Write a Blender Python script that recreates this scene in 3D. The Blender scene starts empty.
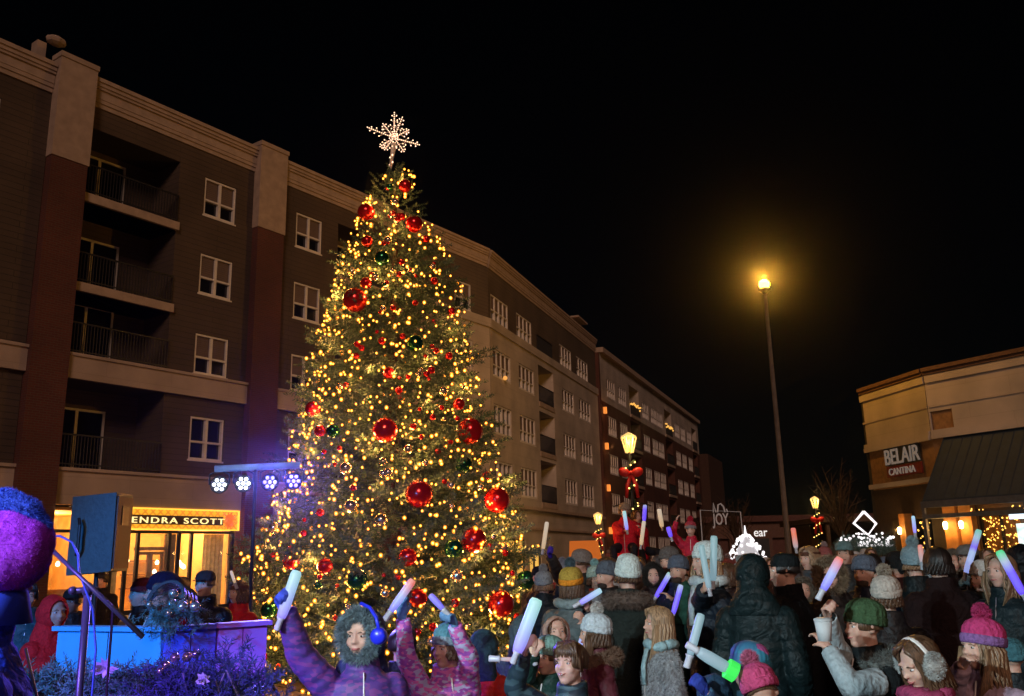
import bpy, math, random
from mathutils import Vector as V, Matrix as M, noise
PI = math.pi; R = math.radians
random.seed(7)
scene = bpy.context.scene
COL = scene.collection

# ------------------------------------------------------------------ camera
FPX = 885.; TH = R(13.3); RO = R(1.3); CH = 1.65
Fv = V((0, math.cos(TH), math.sin(TH))); U0 = V((0, -math.sin(TH), math.cos(TH))); R0 = V((1, 0, 0))
Rv = R0 * math.cos(RO) - U0 * math.sin(RO); Uv = R0 * math.sin(RO) + U0 * math.cos(RO)
def ray(x, y): return Fv + Rv * ((x - 512) / FPX) + Uv * ((348 - y) / FPX)
def at(x, y, Y):
    d = ray(x, y); t = Y / d.y
    return V((d.x * t, Y, CH + d.z * t))
cam = bpy.data.cameras.new('camera'); co = bpy.data.objects.new('camera', cam); COL.objects.link(co)
cam.sensor_width = 36; cam.lens = FPX / 1024 * 36; cam.clip_end = 3000; cam.clip_start = .05
m = M.Identity(4)
for i in range(3):
    m[i][0] = Rv[i]; m[i][1] = Uv[i]; m[i][2] = -Fv[i]
m[2][3] = CH; co.matrix_world = m
scene.camera = co

# ------------------------------------------------------------------ materials
def nmat(name):
    mt = bpy.data.materials.new(name); mt.use_nodes = True
    nt = mt.node_tree; b = nt.nodes['Principled BSDF']
    return mt, nt, b
def N(nt, typ, **kw):
    n = nt.nodes.new(typ)
    for k, v in kw.items():
        if k.startswith('i_'):
            n.inputs[k[2:].replace('_', ' ')].default_value = v
        else: setattr(n, k, v)
    return n
MC = {}
def mat(name, col, rough=.6, var=.25, scale=6., metal=0., bump=.15, spec=.4, sheen=0.):
    if name in MC: return MC[name]
    mt, nt, b = nmat(name)
    tc = N(nt, 'ShaderNodeTexCoord'); no = N(nt, 'ShaderNodeTexNoise'); no.inputs['Scale'].default_value = scale
    no.inputs['Detail'].default_value = 6
    nt.links.new(tc.outputs['Object'], no.inputs['Vector'])
    mr = N(nt, 'ShaderNodeMapRange'); mr.inputs[1].default_value = .3; mr.inputs[2].default_value = .7
    mr.inputs[3].default_value = 1 - var; mr.inputs[4].default_value = 1 + var
    nt.links.new(no.outputs[0], mr.inputs[0])
    mx = N(nt, 'ShaderNodeVectorMath', operation='SCALE'); mx.inputs[0].default_value = col[:3]
    nt.links.new(mr.outputs[0], mx.inputs['Scale']); nt.links.new(mx.outputs[0], b.inputs['Base Color'])
    b.inputs['Roughness'].default_value = rough; b.inputs['Metallic'].default_value = metal
    b.inputs['Specular IOR Level'].default_value = spec
    if sheen: b.inputs['Sheen Weight'].default_value = sheen
    if bump:
        bp = N(nt, 'ShaderNodeBump'); bp.inputs['Strength'].default_value = bump; bp.inputs['Distance'].default_value = .02
        nt.links.new(no.outputs[0], bp.inputs['Height']); nt.links.new(bp.outputs[0], b.inputs['Normal'])
    if name.startswith('cloth'):
        n2 = N(nt, 'ShaderNodeTexNoise'); n2.inputs['Scale'].default_value = 11; n2.inputs['Detail'].default_value = 4; n2.inputs['Distortion'].default_value = 1.2
        nt.links.new(tc.outputs['Object'], n2.inputs['Vector']); b2 = N(nt, 'ShaderNodeBump'); b2.inputs['Strength'].default_value = .7; b2.inputs['Distance'].default_value = .035
        nt.links.new(n2.outputs[0], b2.inputs['Height']); nt.links.new(bp.outputs[0], b2.inputs['Normal']); nt.links.new(b2.outputs[0], b.inputs['Normal'])
    MC[name] = mt
    return mt
def facade_mat(name, c1, c2, mortar, bw, bh, ms, rough=.8, bump=.4):
    mt, nt, b = nmat(name)
    tc = N(nt, 'ShaderNodeTexCoord'); sp = N(nt, 'ShaderNodeSeparateXYZ'); cb = N(nt, 'ShaderNodeCombineXYZ')
    ad = N(nt, 'ShaderNodeMath', operation='ADD')
    nt.links.new(tc.outputs['Object'], sp.inputs[0]); nt.links.new(sp.outputs[0], ad.inputs[0]); nt.links.new(sp.outputs[1], ad.inputs[1])
    nt.links.new(ad.outputs[0], cb.inputs[0]); nt.links.new(sp.outputs[2], cb.inputs[1])
    br = N(nt, 'ShaderNodeTexBrick'); nt.links.new(cb.outputs[0], br.inputs[0])
    br.inputs['Color1'].default_value = (*c1, 1); br.inputs['Color2'].default_value = (*c2, 1); br.inputs['Mortar'].default_value = (*mortar, 1)
    br.inputs['Scale'].default_value = 1; br.inputs['Brick Width'].default_value = bw; br.inputs['Row Height'].default_value = bh
    br.inputs['Mortar Size'].default_value = ms
    no = N(nt, 'ShaderNodeTexNoise'); no.inputs['Scale'].default_value = .5; no.inputs['Detail'].default_value = 8
    nt.links.new(tc.outputs['Object'], no.inputs[0])
    mr = N(nt, 'ShaderNodeMapRange'); mr.inputs[1].default_value = .3; mr.inputs[2].default_value = .7; mr.inputs[3].default_value = .7; mr.inputs[4].default_value = 1.2
    nt.links.new(no.outputs[0], mr.inputs[0])
    vm = N(nt, 'ShaderNodeVectorMath', operation='SCALE'); nt.links.new(br.outputs[0], vm.inputs[0]); nt.links.new(mr.outputs[0], vm.inputs['Scale'])
    nt.links.new(vm.outputs[0], b.inputs['Base Color'])
    bp = N(nt, 'ShaderNodeBump', invert=True); bp.inputs['Strength'].default_value = bump; bp.inputs['Distance'].default_value = .01
    nt.links.new(br.outputs['Fac'], bp.inputs['Height']); nt.links.new(bp.outputs[0], b.inputs['Normal'])
    b.inputs['Roughness'].default_value = rough
    MC[name] = mt; return mt
def emat(name, col, s):
    if name in MC: return MC[name]
    mt, nt, b = nmat(name)
    b.inputs['Base Color'].default_value = (*[min(1, c * .5) for c in col], 1)
    b.inputs['Emission Color'].default_value = (*col, 1); b.inputs['Emission Strength'].default_value = s
    MC[name] = mt; return mt
def emat_noise(name, c1, c2, s, scale):
    mt, nt, b = nmat(name)
    tc = N(nt, 'ShaderNodeTexCoord'); no = N(nt, 'ShaderNodeTexVoronoi'); no.inputs['Scale'].default_value = scale
    nt.links.new(tc.outputs['Object'], no.inputs[0])
    cr = N(nt, 'ShaderNodeValToRGB'); cr.color_ramp.elements[0].color = (*c1, 1); cr.color_ramp.elements[1].color = (*c2, 1)
    nt.links.new(no.outputs['Distance'], cr.inputs[0]); nt.links.new(cr.outputs[0], b.inputs['Emission Color'])
    b.inputs['Emission Strength'].default_value = s; b.inputs['Base Color'].default_value = (*c2, 1)
    MC[name] = mt; return mt
def glass_mat(name, col, rough=.05, alpha=1.):
    mt, nt, b = nmat(name)
    b.inputs['Base Color'].default_value = (*col, 1); b.inputs['Roughness'].default_value = rough
    b.inputs['Specular IOR Level'].default_value = .6; b.inputs['Alpha'].default_value = alpha
    MC[name] = mt; return mt
def stick_mat(name, stops, s):
    """foam LED tube: the colour runs along the tube (object z, 0..0.36 m)"""
    if name in MC: return MC[name]
    mt, nt, b = nmat(name)
    tc = N(nt, 'ShaderNodeTexCoord'); sp = N(nt, 'ShaderNodeSeparateXYZ'); mr = N(nt, 'ShaderNodeMapRange'); mr.inputs[2].default_value = .36
    nt.links.new(tc.outputs['Object'], sp.inputs[0]); nt.links.new(sp.outputs[2], mr.inputs[0])
    cr = N(nt, 'ShaderNodeValToRGB'); e = cr.color_ramp.elements
    while len(e) < len(stops): e.new(.5)
    for q, (p, c) in zip(e, stops): q.position = p; q.color = (*c, 1)
    nt.links.new(mr.outputs[0], cr.inputs[0]); nt.links.new(cr.outputs[0], b.inputs['Emission Color'])
    b.inputs['Emission Strength'].default_value = s; b.inputs['Base Color'].default_value = (.2, .2, .22, 1)
    MC[name] = mt; return mt

brick = facade_mat('brick_red', (.12, .026, .014), (.09, .02, .012), (.10, .06, .045), .22, .075, .01)
siding = facade_mat('siding_brown', (.085, .056, .038), (.08, .053, .036), (.045, .03, .02), 3.6, .2, .012, bump=.5)
siding_dark = facade_mat('siding_dark_brown', (.12, .088, .062), (.115, .083, .06), (.07, .05, .036), 3.6, .2, .012)
pale = facade_mat('pale_panel', (.46, .35, .29), (.45, .34, .28), (.36, .27, .22), 2.4, .55, .006)
beige = facade_mat('beige_panel', (.50, .42, .36), (.49, .41, .35), (.40, .33, .28), 2.4, .6, .01)
eifs = facade_mat('pale_stucco', (.5, .42, .37), (.49, .41, .36), (.42, .34, .29), 3., .6, .008, bump=.15)
tanw = mat('tan_stucco', (.32, .17, .075), .8)
trim = mat('stone_trim', (.42, .31, .24), .7, .15, 3)
whitef = mat('white_frame', (.72, .66, .62), .5, .1, 3)
darkm = mat('dark_metal', (.02, .02, .022), .45, .2, 4)
blackm = mat('black_paint', (.012, .012, .014), .4, .2, 4)
steel = mat('grey_steel', (.25, .25, .27), .4, .2, 5, metal=.6)
galv = mat('galvanised_pole', (.14, .11, .09), .7, .2, 5)
panes = glass_mat('window_glass', (.008, .008, .01))
blind = mat('window_blind', (.15, .105, .085), .8, .1, 3)
asph = mat('asphalt', (.045, .043, .042), .85, .3, 3)
concrete = mat('concrete_pavers', (.16, .14, .125), .85, .25, 2)
roofm = mat('roof_membrane', (.05, .045, .04), .9)
wood = mat('brown_wood', (.20, .08, .03), .5, .3, 5)

# ------------------------------------------------------------------ mesh builder
class MB:
    def __init__(s): s.v = []; s.f = []; s.mi = []; s.M = M.Identity(4); s.cur = 0
    def add(s, vs, fs):
        b = len(s.v); s.v += [tuple(s.M @ V(p)) for p in vs]
        for f in fs: s.f.append(tuple(b + i for i in f)); s.mi.append(s.cur)
    def box(s, x0, x1, y0, y1, z0, z1):
        s.add([(x, y, z) for z in (z0, z1) for y in (y0, y1) for x in (x0, x1)],
              [(0, 2, 3, 1), (4, 5, 7, 6), (0, 1, 5, 4), (2, 6, 7, 3), (0, 4, 6, 2), (1, 3, 7, 5)])
    def quad(s, a, b, c, d): s.add([a, b, c, d], [(0, 1, 2, 3)])
    def tube(s, pts, rs, n=8, sq=None, ref=None):
        """closed sweep; rs: radius or (rx,ry) per point"""
        pts = [V(p) for p in pts]; k = len(pts); vs = []; fs = []
        if not hasattr(rs, '__len__'): rs = [rs] * k
        up = None
        for i in range(k):
            t = (pts[min(i + 1, k - 1)] - pts[max(i - 1, 0)])
            t = t.normalized() if t.length > 1e-9 else V((0, 0, 1))
            if up is None:
                up = V(ref) if ref else (V((1, 0, 0)) if abs(t.x) < .8 else V((0, 1, 0)))
            a = (up - t * up.dot(t)); a = a.normalized() if a.length > 1e-6 else t.orthogonal().normalized()
            up = a; bb = t.cross(a)
            r = rs[i]; rx, ry = (r, r) if not hasattr(r, '__len__') else r
            for j in range(n):
                q = 2 * PI * j / n; vs.append(pts[i] + a * rx * math.cos(q) + bb * ry * math.sin(q))
        for i in range(k - 1):
            for j in range(n):
                fs.append((i * n + j, i * n + (j + 1) % n, (i + 1) * n + (j + 1) % n, (i + 1) * n + j))
        fs.append(tuple(range(n - 1, -1, -1))); fs.append(tuple((k - 1) * n + j for j in range(n)))
        s.add(vs, fs)
    def capsule(s, a, b, r0, r1, n=10):
        a = V(a); b = V(b); d = (b - a); L = d.length; d = d / L if L > 1e-9 else V((0, 0, 1))
        pts = []; rs = []
        for q in (-80, -55, -28): pts.append(a + d * r0 * math.sin(R(q))); rs.append(r0 * math.cos(R(q)))
        pts += [a, b]; rs += [r0, r1]
        for q in (28, 55, 80): pts.append(b + d * r1 * math.sin(R(q))); rs.append(r1 * math.cos(R(q)))
        s.tube(pts, rs, n)
    def ball(s, c, r, n=12, k=8, rot=None):
        c = V(c); rx, ry, rz = (r, r, r) if not hasattr(r, '__len__') else r
        vs = [(0, 0, -rz)]; 
        for i in range(1, k):
            p = -PI / 2 + PI * i / k
            for j in range(n):
                q = 2 * PI * j / n; vs.append((rx * math.cos(p) * math.cos(q), ry * math.cos(p) * math.sin(q), rz * math.sin(p)))
        vs.append((0, 0, rz)); fs = []
        for j in range(n): fs.append((0, 1 + (j + 1) % n, 1 + j))
        for i in range(k - 2):
            for j in range(n):
                a = 1 + i * n; fs.append((a + j, a + (j + 1) % n, a + n + (j + 1) % n, a + n + j))
        a = 1 + (k - 2) * n; T = len(vs) - 1
        for j in range(n): fs.append((a + j, a + (j + 1) % n, T))
        vs = [V(v) for v in vs]
        if rot: vs = [rot @ v for v in vs]
        s.add([c + v for v in vs], fs)
    def lathe(s, prof, n=24, c=(0, 0, 0), sy=1., mod=None):
        vs = []; fs = []; k = len(prof)
        for (r, z) in prof:
            for j in range(n):
                q = 2 * PI * j / n; rr = r * (1 + (mod(j, n, z) if mod else 0))
                vs.append((c[0] + rr * math.cos(q), c[1] + rr * sy * math.sin(q), c[2] + z))
        for i in range(k - 1):
            for j in range(n): fs.append((i * n + j, i * n + (j + 1) % n, (i + 1) * n + (j + 1) % n, (i + 1) * n + j))
        s.add(vs, fs)
    def wall(s, x0, x1, z0, z1, holes, y=0., rev=.18):
        """facade sheet in the x-z plane at depth y with real openings and their reveals"""
        xs = sorted({x0, x1, *[h[0] for h in holes], *[h[1] for h in holes]}); zs = sorted({z0, z1, *[h[2] for h in holes], *[h[3] for h in holes]})
        xs = [x for x in xs if x0 <= x <= x1]; zs = [z for z in zs if z0 <= z <= z1]
        for a, b in zip(xs, xs[1:]):
            for c, d in zip(zs, zs[1:]):
                mx, mz = (a + b) / 2, (c + d) / 2
                if any(h[0] < mx < h[1] and h[2] < mz < h[3] for h in holes): continue
                s.quad((a, y, c), (b, y, c), (b, y, d), (a, y, d))
        for h in holes:
            a, b, c, d = h[:4]; rv = h[4] if len(h) > 4 else rev; Y = y + rv
            s.quad((a, y, c), (a, y, d), (a, Y, d), (a, Y, c)); s.quad((b, y, d), (b, y, c), (b, Y, c), (b, Y, d))
            s.quad((a, y, d), (b, y, d), (b, Y, d), (a, Y, d)); s.quad((b, y, c), (a, y, c), (a, Y, c), (b, Y, c))
    def mesh(s, name, mats, smooth=False):
        me = bpy.data.meshes.new(name); me.from_pydata(s.v, [], s.f)
        for x in (mats if isinstance(mats, (list, tuple)) else [mats]): me.materials.append(x)
        if any(s.mi): me.polygons.foreach_set('material_index', s.mi)
        if smooth: me.polygons.foreach_set('use_smooth', [True] * len(me.polygons))
        me.update(); return me
def tag(o, label=None, cat=None, group=None, kind=None):
    if label: o['label'] = label
    if cat: o['category'] = cat
    if group: o['group'] = group
    if kind: o['kind'] = kind
    return o
def link(name, me, parent=None, Mx=None, label=None):
    o = bpy.data.objects.new(name, me); COL.objects.link(o); o.parent = parent
    if Mx is not None: o.matrix_local = Mx
    if label: o['label'] = label
    return o
def obj(name, mb, mats, parent=None, smooth=False, Mx=None, label=None): return link(name, mb.mesh(name, mats, smooth), parent, Mx, label)
def thing(name, label, cat, loc=(0, 0, 0), rz=0., group=None):
    o = bpy.data.objects.new(name, None); COL.objects.link(o); o.empty_display_size = .1
    o.location = loc; o.rotation_euler = (0, 0, rz); return tag(o, label, cat, group)
FOLD = bpy.data.textures.new('folds', 'CLOUDS'); FOLD.noise_scale = .11; FOLD.noise_depth = 3
def remesh(mb, vox, mats, smooth_it=2, name='mesh', fold=0.):
    tmp = link('tmp', mb.mesh(name, mats))
    md = tmp.modifiers.new('r', 'REMESH'); md.mode = 'VOXEL'; md.voxel_size = vox; md.use_smooth_shade = True
    sm = tmp.modifiers.new('s', 'SMOOTH'); sm.factor = .5; sm.iterations = smooth_it
    if fold: dm = tmp.modifiers.new('d', 'DISPLACE'); dm.texture = FOLD; dm.strength = fold; dm.mid_level = .5; dm.texture_coords = 'LOCAL'
    dg = bpy.context.evaluated_depsgraph_get(); ev = tmp.evaluated_get(dg)
    me = bpy.data.meshes.new_from_object(ev); me.name = name
    bpy.data.objects.remove(tmp)
    me.materials.clear()
    for x in (mats if isinstance(mats, (list, tuple)) else [mats]): me.materials.append(x)
    me.polygons.foreach_set('use_smooth', [True] * len(me.polygons))
    return me
def text_mesh(body, size, mt, extrude=.02, name='lettering', bold=0., align='LEFT', shear=0, space=1.):
    cu = bpy.data.curves.new('t', 'FONT'); cu.body = body; cu.size = size; cu.extrude = extrude; cu.offset = bold; cu.align_x = align; cu.shear = shear; cu.space_character = space
    o = bpy.data.objects.new('t', cu); COL.objects.link(o); dg = bpy.context.evaluated_depsgraph_get()
    me = bpy.data.meshes.new_from_object(o.evaluated_get(dg)); bpy.data.objects.remove(o); me.name = name
    me.materials.clear(); me.materials.append(mt); return me
def add_light(name, typ, loc, e, col, size=.1, target=None, spot=None, blend=.4):
    l = bpy.data.lights.new(name, typ); l.energy = e; l.color = col
    if typ == 'SPOT': l.spot_size = R(spot); l.spot_blend = blend; l.shadow_soft_size = size
    elif typ == 'POINT': l.shadow_soft_size = size
    elif typ == 'AREA': l.size = size
    o = bpy.data.objects.new(name, l); COL.objects.link(o); o.location = loc
    if target is not None: o.rotation_euler = (V(target) - V(loc)).to_track_quat('-Z', 'Y').to_euler()
    return o

# ------------------------------------------------------------------ world and dim town glow
w = bpy.data.worlds.new('World'); scene.world = w; w.use_nodes = True
nt = w.node_tree; bg = nt.nodes['Background']; sky = nt.nodes.new('ShaderNodeTexSky'); sky.sky_type = 'NISHITA'; sky.sun_disc = False
SUN_EL = R(24); SUN_AZ = R(176)
sky.sun_elevation = SUN_EL; sky.sun_rotation = SUN_AZ
nt.links.new(sky.outputs[0], bg.inputs[0]); bg.inputs[1].default_value = .0002
sl = bpy.data.lights.new('town_glow_fill', 'SUN'); sl.energy = .72; sl.angle = R(14); sl.color = (1, .63, .48)  # added broad warm fill standing in for town glow, no moon
so = bpy.data.objects.new('town_glow_fill', sl); COL.objects.link(so)
sd = V((math.sin(SUN_AZ) * math.cos(SUN_EL), math.cos(SUN_AZ) * math.cos(SUN_EL), math.sin(SUN_EL)))
so.rotation_euler = (-sd).to_track_quat('-Z', 'Y').to_euler()
scene.view_settings.view_transform = 'Standard'; scene.view_settings.look = 'None'; scene.view_settings.exposure = 0

# ------------------------------------------------------------------ ground
g = MB(); g.quad((-400, -200, 0), (400, -200, 0), (400, 700, 0), (-400, 700, 0)); tag(obj('ground', g, asph), kind='structure')
g = MB(); g.box(-22, 9, -4, 24, -.2, .02); tag(obj('plaza_paving', g, concrete), kind='structure')
g = MB(); p = [V((-22, 12, 0))]
g.M = M.Translation((-14.24, 27.37, 0)) @ M.Rotation(R(90 - 35.2), 4, 'Z'); g.box(-12, 23, -3.2, -.05, -.1, .12)
tag(obj('pavement', g, concrete), kind='structure')

# ------------------------------------------------------------------ windows / balconies prototypes
WM = {}
def window_meshes(wd, ht, cols, split=.42):
    k = (round(wd, 2), round(ht, 2), cols)
    if k in WM: return WM[k]
    f = MB(); t = .07
    f.box(0, t, -.03, .1, 0, ht); f.box(wd - t, wd, -.03, .1, 0, ht); f.box(t, wd - t, -.03, .1, 0, t); f.box(t, wd - t, -.03, .1, ht - t, ht)
    for i in range(1, cols):
        x = wd * i / cols; tt = .055 if cols == 2 else .05
        f.box(x - tt, x + tt, -.025, .1, t, ht - t)
    zz = ht * split
    for i in range(cols):
        a = wd * i / cols + .055; b = wd * (i + 1) / cols - .055
        f.box(max(a, t), min(b, wd - t), -.015, .09, zz - .035, zz + .035)
    f.box(-.05, wd + .05, -.07, .02, -.06, -.002)
    p = MB(); p.box(t, wd - t, .101, .115, t, ht - t)
    bl = MB()
    for i in range(10):
        z = zz + .04 + (ht - t - zz - .04) * i / 10; bl.box(t + .01, wd - t - .01, .04, .06, z, z + (ht - t - zz - .04) / 10 - .006)
    r = (f.mesh('window', whitef), p.mesh('pane', panes), bl.mesh('blind', blind)); WM[k] = r; return r
def window(par, x, z, wd, ht, cols, y=.05, Mx=M.Identity(4), bl=True, label=None):
    a, b, c = window_meshes(wd, ht, cols)
    o = link('window', a, par, Mx @ M.Translation((x, y, z)), label); link('pane', b, o)
    if bl: link('blind', c, o)
    return o
def balcony(par, x0, x1, z0, z1, dep, Mx=M.Identity(4), slab=True, wallm=siding, railh=1.05, lit=False, slabh=.3, lights=False):
    """recess with back wall, door, slab edge and railing"""
    s = MB(); s.M = M.Identity(4)
    y = dep
    s.quad((x0, y, z0), (x1, y, z0), (x1, y, z1), (x0, y, z1))
    o = obj('balcony', s, wallm, par, Mx=Mx)
    if slab:
        q = MB(); q.box(x0 + .005, x1 + .06, -.13, dep - .01, z0 - slabh, z0); obj('slab', q, trim, o)
    r = MB(); n = int((x1 - x0) / .11)
    r.box(x0 + .01, x1, -.09, -.04, z0 + railh - .05, z0 + railh); r.box(x0 + .01, x1, -.08, -.05, z0 + .08, z0 + .12)
    for i in range(n + 1):
        x = x0 + .02 + (x1 - x0 - .04) * i / n; r.box(x - .012, x + .012, -.077, -.053, z0 + .005, z0 + railh - .05)
    obj('railing', r, darkm, o)
    wd = min(2.0, (x1 - x0) * .62); d = MB(); h = 2.15; X = x0 + .3
    for a, b, c, e in ((X, X + .08, z0 + .01, z0 + h), (X + wd - .08, X + wd, z0 + .01, z0 + h), (X + wd / 2 - .05, X + wd / 2 + .05, z0 + .01, z0 + h), (X + .08, X + wd - .08, z0 + h - .08, z0 + h - .004)):
        d.box(a, b, y - .08, y - .01, c, e)
    dd = obj('balcony_door', d, whitef, o)
    g = MB(); g.box(X + .08, X + wd - .08, y - .045, y - .03, z0 + .02, z0 + h - .09); obj('pane', g, panes, dd)
    if lights:
        random.seed(int(x0 * 10)); L = MB()
        for i in range(16): 
            x = x0 + (x1 - x0) * i / 15; L.ball((x, -.12, z0 + railh + random.uniform(-.35, .05)), .085, 6, 4)
        obj('string_light', L, emat('balcony_bulbs', (1, .5, .1), 1.1), o)
    return o

# ------------------------------------------------------------------ building one (two facades)
A1 = V((-14.24, 27.37, 0)); B1 = V((-1.24, 45.78, 0)); C1 = V((6.41, 67.08, 0))
rz1 = R(90 - 35.23); L1 = (B1 - A1).length; L2 = (C1 - B1).length
b1 = thing('apartment_building', 'long brown and pale apartment block with dark balconies and a pale cornice, filling the left', 'building', A1, rz1)
F2 = M.Translation((L1, 0, 0)) @ M.Rotation(R(35.23 - 19.76), 4, 'Z')
ZW = [(14.48, 16.0), (11.4, 12.95), (8.38, 9.88), (5.27, 6.82)]
# upper brown siding: openings
holes = []
for x0, wd in ((4.72, 1.44), (9.2, 1.44)):
    for a, b in ZW: holes.append((x0, x0 + wd, a, b, .16))
recs = [(.1, 3.62), (11.57, 15.0)]
rz = [(13.8, 16.2), (10.7, 13.5), (8.32, 10.4), (4.7, 7.5)]
for x0, x1 in recs:
    for a, b in rz: holes.append((x0, x1, a, b, 1.6))
mb = MB(); mb.wall(0, 7.0, 4.69, 17, [h for h in holes if h[1] < 7]); obj('wall', mb, siding, b1)
mb = MB(); mb.wall(8.3, 15.6, 4.69, 17, [h for h in holes if h[0] > 8]); obj('wall', mb, siding, b1)
for x0, wd in ((4.72, 1.44), (9.2, 1.44)):
    for i, (a, b) in enumerate(ZW): window(b1, x0 + .01, a + .01, wd - .02, b - a - .02, 2, y=.06, bl=not (i == 3 and x0 < 5))
for x0, x1 in recs:
    for a, b in rz: balcony(b1, x0, x1, a, b, 1.6, slab=a > 9)
# wall left of the first pilaster
hl = [(-4.4, -2.75, a, b, .16) for a, b in ZW]
mb = MB(); mb.wall(-12, -1.22, 4.69, 17, hl); obj('wall', mb, siding, b1)
for a, b in ZW: window(b1, -4.39, a + .01, 1.63, b - a - .02, 2, y=.06)
# belts
for x0, x1 in ((.01, 6.99), (8.31, 15.4), (-12, -1.21)):
    q = MB(); q.box(x0, x1, -.16, -.01, 7.5, 8.22); q.box(x0, x1, -.22, -.01, 8.222, 8.32); obj('belt_course', q, pale, b1)
    q = MB(); q.box(x0, x1, -.12, .3, 3.55, 4.58); q.box(x0, x1, -.2, .3, 4.582, 4.68); obj('belt_course', q, pale, b1)
# cornice
def cornice(par, x0, x1, Mx=M.Identity(4), mt=trim, z=17.):
    q = MB(); prev = z
    for zz, o in ((.16, .05), (.3, .09), (.62, .11), (.72, .17), (.86, .21), (1.0, .26)):
        q.box(x0, x1, -o, .3, prev + (.002 if prev > z else 0), z + zz); prev = z + zz
    return obj('cornice', q, mt, par, Mx=Mx)
cornice(b1, -12, -1.25, M.Translation((0, 0, -.15))); cornice(b1, .02, 6.99); cornice(b1, 8.32, L1 - .06)
# pilasters
for x0, x1 in ((-1.2, 0.), (7.0, 8.3)):
    q = MB(); q.box(x0, x1, -.34, .2, 0, 14.6); obj('brick_pilaster', q, brick, b1)
    q = MB(); q.box(x0 - .03, x1 + .03, -.38, .2, 14.602, 18.1); q.box(x0 - .06, x1 + .06, -.42, .2, 18.102, 18.28); obj('pilaster_cap', q, trim, b1)
# right part of the first facade (dark top floor, pale below)
def pale_part(par, Mx, x0, x1, wins, rec, L):
    zt = 14.05
    h = [(a, b, ZW[0][0] - .3, ZW[0][1] - .35, .14) for a, b in wins]
    if rec: h.append((*rec, 13.95 + .1, 16.4, 1.5))
    mb = MB(); mb.wall(x0, x1, zt, 17, [q for q in h if q[2] >= zt]); obj('wall', mb, siding_dark, par, Mx=Mx)
    h = [(a, b, ZL - .02, ZH + .02, .14) for a, b in wins for ZL, ZH in L]
    if rec: h += [(*rec, a, b, 1.5) for a, b in ((10.9, 13.2), (7.85, 10.3), (4.8, 7.3))]
    mb = MB(); mb.wall(x0, x1, 4.4, zt, h, y=-.08); obj('wall', mb, beige, par, Mx=Mx)
    q = MB(); q.box(x0, x1, -.17, -.02, 13.62, 14.1); obj('belt_course', q, beige, par, Mx=Mx)
LW = [(11.12, 12.57), (8.05, 9.57), (4.97, 6.57)]
w1 = [(19.7, 21.05)]
pale_part(b1, M.Identity(4), 15.6, L1, w1, None, LW)
for a, b in w1:
    window(b1, a + .01, ZW[0][0] - .29, b - a - .02, 1.45, 2, y=.05)
    for c, d in LW: window(b1, a + .01, c, b - a - .02, d - c, 2, y=-.02)
w2 = [(.4, 3.1), (4.5, 7.25), (13.1, 15.9), (17.2, 20.3)]; rec2 = (8.1, 11.2)
pale_part(b1, F2, 0, L2, w2, rec2, LW)
for a, b in w2:
    window(b1, a + .01, ZW[0][0] - .29, b - a - .02, 1.45, 4, y=.05, Mx=F2)
    for c, d in LW: window(b1, a + .01, c, b - a - .02, d - c, 4, y=-.02, Mx=F2, bl=not (a < 1 and c < 10))
for i, (a, b) in enumerate(((14.05, 16.4), (10.9, 13.2), (7.85, 10.3), (4.8, 7.3))):
    balcony(b1, *rec2, a, b, 1.5, Mx=F2, wallm=beige if i else siding_dark, slab=i > 0, slabh=.3)
q = MB(); q.box(1.6, 2.6, .09, .095, 11.9, 12.5); q.ball((1.9, -.2, 11.2), .13, 6, 4); obj('lit_lamp', q, emat('window_glow', (1, .45, .1), .9), b1, Mx=F2)
cornice(b1, .06, L2, F2)
# ground floor under the pale part, with ledges
def ground_part(par, Mx, x0, x1, gl):
    mb = MB(); mb.wall(x0, x1, 0, 4.39, [(a, b, .3, c, .2) for a, b, c in gl], y=-.08); obj('wall', mb, beige, par, Mx=Mx)
    q = MB(); q.box(x0, x1, -.32, -.082, 4.25, 4.42); q.box(x0, x1, -.22, -.082, 3.15, 3.28); obj('ledge', q, trim, par, Mx=Mx)
    for a, b, c in gl:
        f = MB(); f.box(a, a + .08, 0, .1, .3, c); f.box(b - .08, b, 0, .1, .3, c); f.box(a + .08, b - .08, 0, .1, c - .08, c); f.box((a + b) / 2 - .04, (a + b) / 2 + .04, 0, .1, .3, c - .08)
        o = obj('shop_window', f, darkm, par, Mx=Mx)
        p = MB(); p.box(a + .08, b - .08, .11, .13, .31, c - .081); obj('pane', p, MC['shop_glow'], o)
emat_noise('shop_glow', (1, .6, .12), (.7, .36, .06), .9, 1.3)
ground_part(b1, M.Identity(4), 8.32, L1, [(10, 14, 2.8), (16, 20, 2.8)])
ground_part(b1, F2, 0, L2, [(2.2, 5, 2.6), (5.6, 7.8, 2.2)])
# storefront base wall left of building, brick sides, roof, back
q = MB(); q.box(-12, -1.21, -.05, .2, 0, 3.54); obj('wall', q, mat('dark_shopfront', (.03, .022, .018), .5), b1)
q = MB(); q.box(-12, L1, 1.8, 14, 17.0, 17.3); q.box(-12, L1, 13.8, 14, 0, 16.99); q.box(-12.2, -12.01, 0, 14, 0, 17.3); obj('roof', q, roofm, b1)
q = MB(); q.box(0.3, L2, 1.7, 13, 17.02, 17.32); q.box(L2 - .2, L2, .31, 13, 0, 17.01); obj('roof', q, roofm, b1, Mx=F2)
q = MB(); q.box(-1.6, -1.3, .6, 1.0, 17.9, 18.9); q.ball((-1.1, .4, 19.0), (.35, .25, .18), 8, 6); obj('roof_vent', q, trim, b1)
q = MB(); q.box(16.5, 19, -.5, .2, 18.3, 18.42); obj('roof_vent', q, trim, b1, Mx=F2)

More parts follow.
